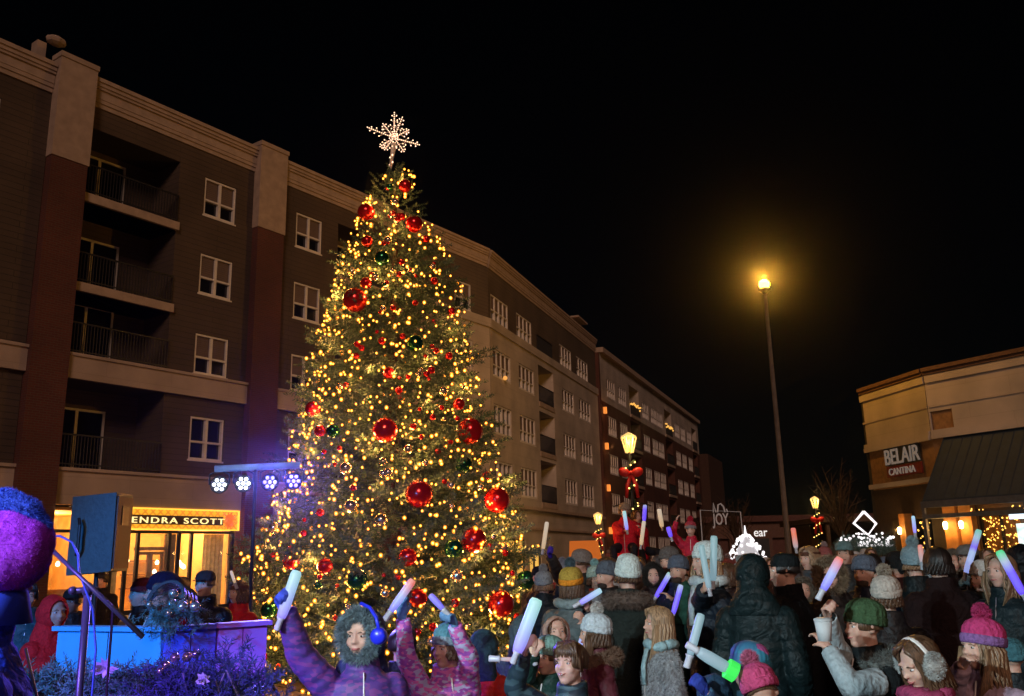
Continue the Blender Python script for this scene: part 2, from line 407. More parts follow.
# ---- storefront with the lit sign
sf = thing('storefront', 'gold lit shopfront with glass doors and a glowing lattice sign behind the left crowd', 'shopfront', A1, rz1)
wallgold = mat('cream_interior', (.75, .5, .2), .7, .2, 3)
q = MB(); q.box(.02, 6.97, 4.6, 4.7, 0, 3.4); q.box(.02, .08, .4, 4.6, 0, 3.4); q.box(6.9, 6.97, .4, 4.6, 0, 3.4); q.box(.02, 6.97, .4, 4.7, 3.4, 3.5); q.box(.02, 6.97, .0, 4.6, .0, .05)
q.box(2.7, 2.85, 1.2, 4.6, 0, 3.4)
obj('interior_wall', q, wallgold, sf)
fr = MB()
for x in (.06, 2.2, 2.72, 3.12, 4.28, 4.66, 5.16, 6.88): fr.box(x - .05, x + .05, .1, .22, .05, 2.8)
fr.box(.11, 6.83, .1, .22, 2.7, 2.8); fr.box(.11, 6.83, .105, .215, .05, .25)
obj('window_frame', fr, darkm, sf)
d = MB()
for x in (3.18, 3.68): 
    d.box(x, x + .1, .26, .32, .06, 2.1); d.box(x + .4, x + .5, .26, .32, .06, 2.1); d.box(x + .1, x + .4, .26, .32, 2.0, 2.1); d.box(x + .1, x + .4, .26, .32, .06, .3)
d.box(3.1, 4.3, .26, .32, 2.14, 2.26); d.box(4.22, 4.62, .26, .34, .06, 2.69)
dd = obj('door', d, wood, sf)
h = MB(); h.tube([(3.62, .2, .9), (3.62, .2, 1.3)], .012); h.tube([(3.74, .2, .9), (3.74, .2, 1.3)], .012); obj('handle', h, steel, dd)
gl = MB(); gl.box(.1, 6.84, .15, .16, .26, 2.69); obj('pane', gl, glass_mat('clear_glass', (.9, .9, .9), .02, .12), sf)
cu = MB()
for x0, x1 in ((5.9, 6.75), (2.25, 2.66)):
    n = 24
    for i in range(n):
        a = x0 + (x1 - x0) * i / n; b = x0 + (x1 - x0) * (i + 1) / n
        ya = .5 + .05 * math.sin(i * 1.3); yb = .5 + .05 * math.sin((i + 1) * 1.3); cu.quad((a, ya, .1), (b, yb, .1), (b, yb, 2.7), (a, ya, 2.7))
obj('curtain', cu, mat('cream_curtain', (.8, .7, .45), .8), sf)
sh = MB()
for z in (.8, 1.3, 1.8): sh.box(5.2, 6.7, 3.9, 4.5, z, z + .05); sh.box(3.3, 4.2, 4.0, 4.55, z, z + .05)
sh.box(1.0, 2.0, 2.0, 2.8, .05, .95); obj('shelf', sh, wood, sf)
random.seed(3)
for i in range(14):
    q = MB(); x = random.choice((random.uniform(5.2, 6.6), random.uniform(3.3, 4.2), random.uniform(.4, 2.)))
    q.M = M.Translation((x, random.uniform(1.5, 3.6), random.uniform(1.2, 1.9))); q.lathe([(0, 0), (.05, .01), (.07, .08), (.03, .16), (0, .17)], 10)
    obj('display_lamp', q, emat('display_lamp', (1, .86, .5), 9), sf)
# sign
s0, s1 = 2.2, 6.92
q = MB(); q.box(s0, s1, -.12, .08, 2.82, 3.52)
mt, nt_, b_ = nmat('lattice_sign')
tc = N(nt_, 'ShaderNodeTexCoord'); wv = N(nt_, 'ShaderNodeTexWave', wave_type='BANDS', bands_direction='DIAGONAL'); wv.inputs['Scale'].default_value = 2.2
mp = N(nt_, 'ShaderNodeMapping'); mp.inputs['Scale'].default_value = (-1, 1, 1); wv2 = N(nt_, 'ShaderNodeTexWave', bands_direction='DIAGONAL'); wv2.inputs['Scale'].default_value = 2.2
nt_.links.new(tc.outputs['Object'], wv.inputs[0]); nt_.links.new(tc.outputs['Object'], mp.inputs[0]); nt_.links.new(mp.outputs[0], wv2.inputs[0])
mxx = N(nt_, 'ShaderNodeMath', operation='MAXIMUM'); nt_.links.new(wv.outputs['Fac'], mxx.inputs[0]); nt_.links.new(wv2.outputs['Fac'], mxx.inputs[1])
cr = N(nt_, 'ShaderNodeValToRGB'); cr.color_ramp.elements[0].position = .75; cr.color_ramp.elements[0].color = (1, .42, .02, 1); cr.color_ramp.elements[1].color = (.5, .17, .01, 1)
nt_.links.new(mxx.outputs[0], cr.inputs[0]); nt_.links.new(cr.outputs[0], b_.inputs['Emission Color']); b_.inputs['Emission Strength'].default_value = 1.1; b_.inputs['Base Color'].default_value = (.4, .2, .05, 1)
sg = obj('sign_panel', q, mt, sf)
q = MB(); q.box(s0, s1, -.17, -.121, 3.48, 3.53); q.box(s0, s1, -.17, -.121, 2.81, 2.85); q.box(s1 - .05, s1, -.17, -.121, 2.852, 3.478); obj('sign_edge', q, emat('sign_edge', (1, .5, .05), 1.6), sg)
q = MB(); q.box(s0 + .02, 6.22, -.16, -.122, 2.99, 3.29); obj('sign_band', q, mat('sign_band', (.10, .05, .02), .5), sg)
tm = text_mesh('KENDRA SCOTT', .34, emat('sign_letters', (1, .78, .32), 1.5), .015, space=1.22)
xs = [v.co.x for v in tm.vertices]; sc = 3.95 / (max(xs) - min(xs))
link('lettering', tm, sg, M.Translation((2.26, -.185, 3.03)) @ M.Rotation(PI / 2, 4, 'X') @ M.Diagonal((sc, .82, 1, 1)))
q = MB()
for i in range(24):
    a = 2 * PI * i / 24; q.M = M.Translation((6.5, -.14, 3.16)) @ M.Rotation(a, 4, 'Y'); q.box(-.012, .012, -.02, .02, .05, .31 if i % 2 else .24)
q.M = M.Translation((6.5, -.14, 3.16)) @ M.Rotation(PI / 2, 4, 'X'); q.lathe([(.0, .02), (.09, .02), (.09, -.02)], 16)
obj('sunburst_emblem', q, emat('sunburst', (.8, .16, .02), .9), sg)
Mw = M.Translation(A1) @ M.Rotation(rz1, 4, 'Z')
for x, y in ((1.2, 2.2), (4.0, 2.2), (6.0, 2.2)): add_light('shop_lamp', 'POINT', Mw @ V((x, y, 3.0)), 240, (1, .62, .22), .25)
# neighbouring dim shop
s2 = thing('shop_window', 'dim amber shop window with stacked display goods behind the purple figure', 'shop window', A1, rz1)
q = MB(); q.box(-6.5, -1.4, -.14, -.052, .3, 2.6); obj('backing', q, mat('shop_back', (.12, .06, .03), .5), s2)
random.seed(5)
for i in range(26):
    x = random.uniform(-6.3, -1.6); z = .5 + .5 * random.randrange(4); q = MB(); a = random.uniform(.15, .4)
    q.box(x, x + a, -.3, -.141, z, z + random.uniform(.15, .4)); obj('display_box', q, emat('amber_box%d' % (i % 3), ((1, .4, .06), (.8, .5, .2), (1, .3, .02))[i % 3], (.35, .2, .5)[i % 3]), s2)
q = MB(); q.box(-6.6, -1.3, -.4, -.3, 2.6, 2.72); q.box(-4.1, -4.0, -.38, -.31, .3, 2.6); q.box(-6.6, -1.3, -.4, -.3, .2, .3); obj('window_frame', q, darkm, s2)

# ------------------------------------------------------------------ building three (brick, far)
A3 = V((6.86, 68.0, 0)); D3 = V((22.75, 109.12, 0)); az3 = math.atan2(D3.x - A3.x, D3.y - A3.y); L3 = (D3 - A3).length
b3 = thing('brick_building', 'dark red brick apartment block with a beige top floor, farthest in the row', 'building', A3, PI / 2 - az3)
wx = [1.7, 5.4, 14.0, 17.6, 20.6 - .2, 29.2, 32.6, 36.4]; rx3 = [(9.2, 12.8), (24.0, 27.6), (39.6, 42.6)]
Z3 = [(13.95, 15.5), (10.9, 12.45), (7.85, 9.4), (4.8, 6.35), (1.2, 3.2)]
h = [(x, x + 2.6, a, b, .15) for x in wx for a, b in Z3]
rr3 = [(13.6, 16.2), (10.6, 13.1), (7.5, 10.1), (4.4, 7.0)]
h += [(x0, x1, a, b, 1.4) for x0, x1 in rx3 for a, b in rr3]
mb = MB(); mb.wall(0, L3, 0, 13.4, [q for q in h if q[2] < 13.4 and q[3] < 13.4]); obj('wall', mb, brick, b3)
mb = MB(); mb.wall(0, L3, 13.4, 17.2, [q for q in h if q[2] > 13.4]); obj('wall', mb, beige, b3)
for x in wx:
    for a, b in Z3: window(b3, x + .01, a + .01, 2.58, b - a - .02, 4)
for x0, x1 in rx3:
    for i, (a, b) in enumerate(rr3): balcony(b3, x0, x1, a, b, 1.4, wallm=brick if i else beige, slab=True, slabh=.25, lights=(i == 0 and x0 < 30))
q = MB(); q.box(-.1, L3 + .1, -.35, .3, 17.2, 17.6); q.box(-.1, L3, .3, 14, 17.2, 17.4); obj('cornice', q, trim, b3)
q = MB(); q.box(L3 - .01, L3 + .2, .31, 14, 0, 17.19); q.box(-.2, -.01, .02, 14, 0, 17.19); obj('side_wall', q, brick, b3)
q = MB(); q.box(L3 + .21, L3 + 12, -1, 10, 0, 13.5); obj('annex', q, mat('annex_brick', (.07, .035, .025), .9), b3)
for z in (3.2, 6.4, 9.6, 12.4):
    q = MB(); q.box(.35, .6, -.25, -.02, z, z + .5); obj('wall_lamp', q, emat('uplight', (1, .3, .05), .9), b3)
    add_light('uplight', 'POINT', (M.Translation(A3) @ M.Rotation(PI / 2 - az3, 4, 'Z')) @ V((.5, -.55, z + .2)), 9, (1, .38, .1), .1)

# ------------------------------------------------------------------ low dark buildings far behind
bx = thing('low_building', 'low dark flat roofed building far beyond the crowd beneath the tall lamp post', 'building', (27, 92, 0), 0)
q = MB(); q.wall(-8, 12, 0, 4.6, [(x, x + 1.6, .4, 3, .2) for x in (-7, -4, -1, 2, 5, 8)]); obj('wall', q, mat('far_wall', (.14, .07, .05), .8), bx)
q = MB(); q.box(-8.4, 12.4, -.6, 9, 4.6, 5.2); q.box(-8, 12, .5, 9, 0, 4.59); obj('roof', q, mat('far_roof', (.12, .05, .04), .8), bx)
by = thing('low_pavilion', 'low dark shed roofed pavilion just left of the cantina', 'building', (23.5, 52, 0), 0)
q = MB(); q.box(-6, 3, -.4, 8, 3.2, 3.5); q.box(-5.6, 2.6, 3, 8, 0, 3.19)
for x in (-5.6, -2.8, 0, 2.6): q.box(x - .1, x + .1, -.1, .1, 0, 3.19)
obj('pavilion_frame', q, mat('pavilion_brown', (.09, .055, .035), .8), by)

# ------------------------------------------------------------------ cantina on the right
K = V((14.97, 31.67, 0)); az4 = math.atan2(.76, -3.85)  # facade A: from far corner to K
LA = 3.95; farA = V((14.21, 35.52, 0)); dA = (K - farA).normalized(); rzA = math.atan2(dA.y, dA.x)
cb = thing('restaurant_building', 'pale stucco restaurant with terracotta coping, tan base and dark sloped awning at right', 'building', farA, rzA)
dB = V((.523, -.852, 0)); FB = M.Translation((LA, 0, 0)) @ M.Rotation(math.atan2(dB.y, dB.x) - rzA, 4, 'Z')
LB = 13.
q = MB(); q.wall(0, LA, 5.55, 7.75, [], y=-.05); obj('upper_wall', q, eifs, cb)
q = MB(); q.wall(0, LA, 3.9, 5.549, []); obj('wall', q, tanw, cb)
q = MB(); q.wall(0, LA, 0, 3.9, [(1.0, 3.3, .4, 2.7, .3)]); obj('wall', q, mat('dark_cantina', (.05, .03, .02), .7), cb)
q = MB()
for z0, z1, o in ((7.75, 7.86, .14), (7.862, 8.0, .2)): q.box(-.1, LA, -o, .4, z0, z1)
obj('coping', q, mat('terracotta', (.14, .07, .045), .8), cb)
q = MB()
for z0, z1, o in ((7.45, 7.7, .06), (6.55, 6.62, .03), (5.56, 5.72, .08), (5.4, 5.558, .12)): q.box(-.12, LA, -o - .05, -.052, z0, z1)
q.box(-.1, LA, -.14, -.002, 3.95, 4.12); obj('moulding', q, eifs, cb)
q = MB(); q.wall(0, LB, 5.55, 7.75, [(0.05, .9, 5.74, 6.4, .06)], y=-.05); obj('upper_wall', q, eifs, cb, Mx=FB)
q = MB(); q.box(.06, .89, .012, .03, 5.75, 6.39); obj('tan_panel', q, tanw, cb, Mx=FB)
q = MB()
for z0, z1, o in ((7.75, 7.86, .14), (7.862, 8.0, .2)): q.box(.0, LB, -o, .4, z0, z1)
obj('coping', q, MC['terracotta'], cb, Mx=FB)
q = MB()
for z0, z1, o in ((7.45, 7.7, .06), (6.55, 6.62, .03), (5.56, 5.7, .08), (5.42, 5.558, .12)): q.box(.05, LB, -o - .05, -.052, z0, z1)
obj('moulding', q, eifs, cb, Mx=FB)
q = MB(); q.wall(0, LB, 2.9, 5.549, []); obj('wall', q, tanw, cb, Mx=FB)
op = [(1.25, 2.7, .1, 2.72, .3), (3.0, 5.2, .1, 2.72, .3), (5.5, 8, .1, 2.72, .3)]
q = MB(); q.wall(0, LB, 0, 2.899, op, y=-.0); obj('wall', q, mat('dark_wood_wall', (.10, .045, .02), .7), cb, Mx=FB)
# awning
q = MB(); za, zb = 5.42, 3.25
q.add([(.45, -.06, za), (LB, -.06, za), (LB, -1.2, zb), (.1, -1.2, zb), (.45, -.06, za - .08), (LB, -.06, za - .08), (LB, -1.2, zb - .08), (.1, -1.2, zb - .08)],
      [(0, 3, 2, 1), (4, 5, 6, 7), (0, 1, 5, 4), (3, 7, 6, 2), (0, 4, 7, 3), (1, 2, 6, 5)])
q.M = M.Identity(4)
for i in range(36):
    x = .5 + i * .36
    if x < LB: q.tube([(x, -.06, za + .02), (x - .35 * max(0, 1 - i / 30.), -1.2, zb + .02)], .012, 4)
aw = obj('awning', q, mat('awning_metal', (.028, .042, .065), .7, .2, 4, metal=.2), cb, Mx=FB)
q = MB(); q.box(.05, LB, -1.26, -1.14, 2.98, 3.2); q.box(.05, LB, -1.26, -1.14, 2.62, 2.76); q.box(.05, .15, -1.14, -.1, 2.62, 2.76)
for x in (.11, 3.6, 7.5): q.box(x - .06, x + .06, -1.26, -1.14, 0, 2.61); q.box(x - .05, x + .05, -1.25, -1.15, 2.762, 2.979)
obj('frame', q, mat('awning_frame', (.09, .09, .1), .5), aw)
# pillars with lamps
for i, x in enumerate((.42, 1.0)):
    q = MB(); q.box(x - .22, x + .22, -.3, -.002, 0, 3.4); obj('stone_pillar', q, mat('ochre_pillar', (.42, .18, .05), .8, .3, 4), cb, Mx=FB)
    q = MB(); q.M = M.Translation((x - .1, -.42, 2.25)); q.lathe([(0, 0), (.06, .02), (.08, .2), (.05, .26), (0, .27)], 10); obj('sconce', q, emat('sconce', (1, .7, .3), 14), cb, Mx=FB)
WB = M.Translation(farA) @ M.Rotation(rzA, 4, 'Z')
for x in (.3, .95): add_light('sconce_light', 'POINT', WB @ FB @ V((x, -.55, 2.3)), 22, (1, .5, .12), .06)
q = MB(); q.box(1.9, 2.25, -.35, -.002, 0, 2.9); obj('stone_pillar', q, MC['ochre_pillar'], cb)
q = MB(); q.M = M.Translation((2.1, -.5, 2.15)); q.lathe([(0, 0), (.06, .02), (.08, .2), (.05, .26), (0, .27)], 10); obj('sconce', q, MC['sconce'], cb)
add_light('sconce_light', 'POINT', WB @ V((2.1, -.65, 2.3)), 22, (1, .5, .12), .06)
# windows with golden curtains of light
random.seed(11)
for a, b, c, d, e in op:
    f = MB(); f.box(a, a + .07, .1, .2, c, d); f.box(b - .07, b, .1, .2, c, d); f.box(a + .07, b - .07, .1, .2, d - .07, d); f.box((a + b) / 2 - .03, (a + b) / 2 + .03, .1, .2, c, d - .07)
    o = obj('window', f, darkm, cb, Mx=FB)
    p = MB(); p.box(a + .07, b - .07, .22, .24, c, d - .07); obj('pane', p, mat('amber_room', (.25, .1, .02), .6, .4, 6), o)
    L = MB()
    for i in range(150): L.ball((random.uniform(a + .1, b - .1), random.uniform(.05, .2), random.uniform(1, d - .1)), random.choice((.014, .022, .03)), 5, 3)
    g_ = obj('fairy_curtain', L, emat('fairy_gold', (1, .5, .08), 3.5), o)
q = MB(); q.box(2.62, 4.4, -.16, -.08, 1.25, 2.35); obj('lit_board', q, emat_noise('bright_board', (1, 1, 1), (.25, .5, .42), 1.6, 5), cb, Mx=FB, label='bright white lit board')
q = MB(); q.box(2.45, 4.4, -.2, -.1, 2.5, 2.66); obj('lit_board', q, emat('blue_strip', (.65, .85, 1), 1.8), cb, Mx=FB, label='narrow pale blue lit strip')
L = MB()
for i in range(60): L.ball((random.uniform(.9, LB), -1.0 + random.uniform(-.05, .05), 2.84 + random.uniform(-.07, .07)), .022, 5, 3)
obj('fairy_lights', L, MC['fairy_gold'], cb, Mx=FB)
q = MB(); f = [(1.0, 3.3, .4, 2.7)]
for i in range(60): q.ball((random.uniform(1.1, 3.2), .2, random.uniform(1.4, 2.6)), random.choice((.02, .03, .045)), 5, 3)
obj('window_lights', q, MC['fairy_gold'], cb)
# extra tan base blocks at far corner, roof
q = MB(); q.box(0, LA - .1, .41, 10, 7.3, 7.5); q.box(-.2, -.002, .0, 10, 0, 7.5); obj('roof', q, roofm, cb)
q = MB(); q.box(.1, LB, .42, 9, 7.32, 7.52); obj('roof', q, roofm, cb, Mx=FB)
# sign
sgn = thing('restaurant_sign', 'dark panel with pale letters over a small red strip on the tan restaurant wall', 'sign', WB @ V((1.05, -.06, 4.3)), rzA)
q = MB(); q.box(.1, 2.2, -.06, 0, .44, 1.1); obj('panel', q, mat('sign_dark', (.03, .035, .035), .5), sgn)
q = MB(); q.box(.15, 2.25, -.07, 0, .0, .4); obj('panel', q, mat('sign_red', (.20, .02, .012), .5), sgn)
tm = text_mesh('BELAIR', .8, emat('pale_letters', (.7, .62, .55), .13), .02, bold=.006); xs = [v.co.x for v in tm.vertices]; sc = 2.1 / (max(xs) - min(xs))
link('lettering', tm, sgn, M.Translation((.1, -.08, .48)) @ M.Rotation(PI / 2, 4, 'X') @ M.Diagonal((sc, 1.02, 1, 1)))
tm = text_mesh('CANTINA', .36, MC['pale_letters'], .02); xs = [v.co.x for v in tm.vertices]; sc = 1.6 / (max(xs) - min(xs))
link('lettering', tm, sgn, M.Translation((.3, -.09, .07)) @ M.Rotation(PI / 2, 4, 'X') @ M.Diagonal((sc, 1, 1, 1)))

# ------------------------------------------------------------------ tall sodium lamp post
P = V((10.0, 33.44, 0))
lp = thing('street_lamp', 'tall grey mast with one glowing amber sodium lamp against the black sky', 'street lamp', P)
q = MB(); q.tube([(0, 0, 0), (0, 0, .5), (0, 0, 11.7)], [.13, .115, .07], 12); q.lathe([(.2, 0), (.2, .5), (.12, .6)], 12); obj('pole', q, galv, lp, smooth=True)
q = MB(); q.lathe([(.08, 11.5), (.16, 11.6), (.26, 11.66), (.26, 11.7), (0, 11.71)], 16); obj('lamp_housing', q, blackm, lp)
q = MB(); q.ball((0, 0, 11.9), (.22, .22, .19), 16, 10); obj('lamp_globe', q, emat('sodium_globe', (1, .5, .05), 14), lp, smooth=True)
add_light('sodium_light', 'POINT', P + V((0, 0, 12.15)), 2600, (1, .46, .05), .15)

# ------------------------------------------------------------------ lantern posts with red bows
def lantern(px, py, Y, s, label, arms=True):
    c = at(px, py, Y); t = thing('lantern_post', label, 'lantern post', (c.x, c.y, 0), 0, 'lantern posts dressed with red bows and lights'); H = c.z
    q = MB(); q.tube([(0, 0, 0), (0, 0, .6), (0, 0, H - .3)], [.1 * s, .06 * s, .045 * s], 10); q.lathe([(.16 * s, 0), (.16 * s, .3), (.08 * s, .5)], 10)
    if arms:
        for sg_ in (-1, 1):
            q.tube([(0, 0, H - 2.0), (sg_ * .3, 0, H - 1.85), (sg_ * .6, 0, H - 1.95)], .02, 6)
    obj('post', q, darkm, t)
    q = MB(); r0, r1 = .11 * s, .23 * s
    for i in range(6):
        a = 2 * PI * i / 6; q.tube([(r0 * math.cos(a), r0 * math.sin(a), H - .28 * s), (r1 * math.cos(a), r1 * math.sin(a), H + .2 * s)], .025 * s, 5)
    q.lathe([(r1 * 1.1, H + .2 * s), (r1 * 1.0, H + .26 * s), (.05, H + .36 * s), (0, H + .38 * s)], 6)
    obj('lantern_frame', q, emat('lantern_frame_lit', (1, .62, .2), .95), t)
    q = MB(); q.lathe([(0, H - .26 * s), (.05 * s, H - .26 * s), (.07 * s, H + .16 * s), (0, H + .17 * s)], 10); obj('lamp', q, emat('lantern_lamp', (1, .5, .12), .35), t)
    bow = MB()
    z = H - .95 * s
    for sg_ in (-1, 1):
        bow.ball((sg_ * .2 * s, -.1, z + .05), (.2 * s, .09, .15 * s), 10, 6, M.Rotation(-sg_ * .4, 4, 'Y')); bow.tube([(0, -.12, z), (sg_ * .13 * s, -.14, z - .35 * s), (sg_ * .18 * s, -.12, z - .75 * s)], [(.05, .015), (.07, .015), (.05, .015)], 6)
    bow.ball((0, -.14, z + .03), .07 * s, 8, 6); obj('bow', bow, mat('red_velvet_%d' % int(s * 10), (.6, .02, .02), .5, .3, 8), t, smooth=True)
    gar = MB(); bu = MB(); pts = []
    for i in range(90):
        a = i * .42; zz = (.5 + (H - 1.0) * i / 90); rr = .12 * s + .03 * math.sin(i); pts.append((rr * math.cos(a), rr * math.sin(a), zz))
    gar.tube(pts, .06 * s, 5)
    for i, p_ in enumerate(pts):
        if i % 2 == 0: bu.ball(V(p_) * 1 + V((p_[0] * .5, p_[1] * .5, 0)), .026 * s, 6, 4)
    gg = obj('garland', gar, mat('garland_green', (.02, .05, .02), .8), t); obj('bulbs', bu, emat('warm_bulb_small', (1, .55, .14), 5), gg)
    add_light('lantern_light', 'POINT', (c.x, c.y - .3, H + .05), 60 * s, (1, .6, .2), .08)
    return t
lantern(629, 444, 28, 1., 'tall black lantern post with glowing lantern and red bows in front of the brick block')
lantern(598, 519, 50, 1., 'small distant lantern post with a lit lantern right of the pale facade', False)
lantern(815, 503, 50, 1., 'distant lantern post with red bows between the tall mast and the cantina', False)
lantern(893, 455, 62, .9, 'far lantern post half hidden behind the restaurant') if False else None

# ------------------------------------------------------------------ Christmas tree
TB = V((-1.86, 13.5, 0)); TT = 7.95
def tr(z):
    pts = [(0, 2.12), (.5, 2.16), (1.6, 2.04), (2.8, 1.66), (4.0, 1.38), (5.3, 1.10), (6.4, .84), (7.2, .54), (7.7, .34), (7.95, .16)]
    for (a, ra), (b, rb) in zip(pts, pts[1:]):
        if z <= b: return ra + (rb - ra) * max(0, z - a) / (b - a)
    return .05
def tr2(z, th): return tr(z) * (1 + .16 * noise.noise(V((math.cos(th) * 1.7, math.sin(th) * 1.7, z * 1.5))))
tree = thing('christmas_tree', 'tall decorated Christmas tree glowing with golden lights in the middle of the square', 'Christmas tree', TB)
q = MB(); q.tube([(0, 0, 0), (0, 0, 3), (.02, 0, 6), (0, 0, 7.7)], [.17, .12, .06, .02], 10); obj('trunk', q, mat('bark', (.06, .035, .02), .9, .3, 12), tree)
random.seed(21)
import numpy as np
def sprig_template(nn=34, L=.40, nl=.085, nw=.0125):
    vs = []; fs = []
    vs += [(0, 0, .004), (.004, 0, -.003), (-.004, 0, -.003), (0, L, 0)]; fs += [(0, 1, 3), (1, 2, 3), (2, 0, 3)]
    for i in range(nn):
        t = (i + .3) / nn; y = L * t; a = i * 2.4; ll = nl * (1 - .35 * t) * random.uniform(.8, 1.2)
        d = V((math.cos(a), .75, math.sin(a))).normalized(); s = d.cross(V((random.uniform(-1, 1), random.uniform(-1, 1), random.uniform(-1, 1)))).normalized() * nw
        b = V((0, y, 0)); k = len(vs); vs += [tuple(b - s * .6), tuple(b + s * .6), tuple(b + d * ll * .6 + s), tuple(b + d * ll)]; fs += [(k, k + 1, k + 2), (k, k + 2, k + 3)]
    return np.array(vs), np.array(fs)
def scatter(name, mts, par, temps, mats_, smooth=False):
    """join many transformed copies of templates into one mesh"""
    VV = []; FF = []; b = 0
    for ti, Mx in mats_:
        v, f = temps[ti]; A = np.array(Mx); vv = v @ A[:3, :3].T + A[:3, 3]; VV.append(vv); FF.append(f + b); b += len(v)
    VV = np.concatenate(VV); FF = np.concatenate(FF)
    me = bpy.data.meshes.new(name); me.vertices.add(len(VV)); me.vertices.foreach_set('co', VV.ravel())
    n = len(FF); k = FF.shape[1]; me.loops.add(n * k); me.loops.foreach_set('vertex_index', FF.ravel().astype(np.int32))
    me.polygons.add(n); me.polygons.foreach_set('loop_start', np.arange(0, n * k, k, dtype=np.int32)); me.polygons.foreach_set('loop_total', np.full(n, k, dtype=np.int32))
    me.update(calc_edges=True); me.validate(); me.materials.append(mts); return link(name, me, par)
def frame_mat(loc, d, roll=0., s=1.):
    q = V(d).normalized().to_track_quat('Y', 'Z'); return M.Translation(loc) @ q.to_matrix().to_4x4() @ M.Rotation(roll, 4, 'Y') @ M.Scale(s, 4)
temps = [sprig_template() for _ in range(5)]
ms = []
NB = 680
for i in range(NB):
    u = (i + random.random()) / NB
    # area-weighted heights
    z = .12 + 7.78 * (1 - (1 - u) ** .62)
    th = i * 2.39996 + random.uniform(-.2, .2); rr = tr2(z, th) 
    out = V((math.cos(th), math.sin(th), 0)); drop = random.uniform(-.16, .12) * rr
    L = rr * random.uniform(.86, 1.08) + .03
    if random.random() < .09: L += random.uniform(.1, .26)
    n = max(3, int(L / .15))
    for k in range(n):
        t = .35 + .65 * (k + random.random()) / n
        p_ = out * (L * t - .22) + V((0, 0, z + drop * t + .14 * (t ** 2) * rr * .6 - .1))
        if L * t - .22 < 0: p_ = V((0, 0, z))
        side = 1 if k % 2 else -1
        a = th + side * random.uniform(.3, 1.0) * (1.1 - t * .6)
        d = V((math.cos(a), math.sin(a), random.uniform(-.1, .55)))
        ms.append((random.randrange(5), frame_mat(p_, d, random.random() * 6, random.uniform(.65, 1.15) * (.6 if z > 6.6 else 1))))
    ms.append((random.randrange(5), frame_mat(out * (L - .25) + V((0, 0, z + drop + .05)), out + V((0, 0, .35)), random.random() * 6, .9 if z < 6.6 else .6)))
for i in range(14): ms.append((i % 5, frame_mat((0, 0, 7.5 + .02 * i), (math.cos(i * 2.4) * .6, math.sin(i * 2.4) * .6, 1), 0, .75)))
mt, nt_, b_ = nmat('fir_needles')
tc = N(nt_, 'ShaderNodeTexCoord'); no = N(nt_, 'ShaderNodeTexNoise'); no.inputs['Scale'].default_value = 1.6; no.inputs['Detail'].default_value = 5
cr = N(nt_, 'ShaderNodeValToRGB'); cr.color_ramp.elements[0].position = .35; cr.color_ramp.elements[0].color = (.022, .062, .036, 1); cr.color_ramp.elements[1].position = .65; cr.color_ramp.elements[1].color = (.10, .19, .13, 1)
nt_.links.new(tc.outputs['Object'], no.inputs[0]); nt_.links.new(no.outputs[0], cr.inputs[0]); nt_.links.new(cr.outputs[0], b_.inputs['Base Color']); b_.inputs['Roughness'].default_value = .55
crown = scatter('crown', mt, tree, temps, ms)
# string lights, each string its own thing
def halo_mat(name, col, st, tr_):
    """see-through glowing shell that paints a halo round a bulb"""
    mt = bpy.data.materials.new(name); mt.use_nodes = True; nt = mt.node_tree; nt.nodes.clear()
    o = N(nt, 'ShaderNodeOutputMaterial'); e = N(nt, 'ShaderNodeEmission'); e.inputs[0].default_value = (*col, 1); e.inputs[1].default_value = st
    t = N(nt, 'ShaderNodeBsdfTransparent'); mx = N(nt, 'ShaderNodeMixShader'); mx.inputs[0].default_value = tr_
    nt.links.new(t.outputs[0], mx.inputs[1]); nt.links.new(e.outputs[0], mx.inputs[2]); nt.links.new(mx.outputs[0], o.inputs[0]); mt.cycles.emission_sampling = 'NONE'; return mt
gm = halo_mat('amber_halo', (1, .29, .015), 1.7, .6)  # emissive shell added as the amber halo of each bulb
core_m = emat('warm_filament', (1, .38, .045), 36)
def bulb_mesh(rc, rg):
    q = MB(); q.cur = 0; q.ball((0, 0, 0), (rc, rc, rc * 1.2), 6, 5); q.cur = 1; q.ball((0, 0, 0), (rg, rg, rg * 1.15), 10, 8); return q.mesh('bulb', [core_m, gm], True)
bulbme = bulb_mesh(.008, .0185); bulbme2 = bulb_mesh(.012, .027)
wirem = mat('green_wire', (.01, .03, .01), .6)
NS = 14; ztot = 7.75
def zfrac(u): return .12 + 7.78 * (1 - (1 - u) ** .60)
wordz = ['around the foot of the tree', 'just above the foot of the tree', 'low on the tree below the third bauble row', 'on the lower quarter of the tree', 'at crowd top height on the tree', 'on the tree below its lowest third', 'round the tree under its middle', 'round the middle of the tree', 'just above the middle of the tree', 'below the upper third of the tree', 'on the upper third of the tree', 'close under the tree top', 'under the topmost red bauble', 'round the very tip of the tree']
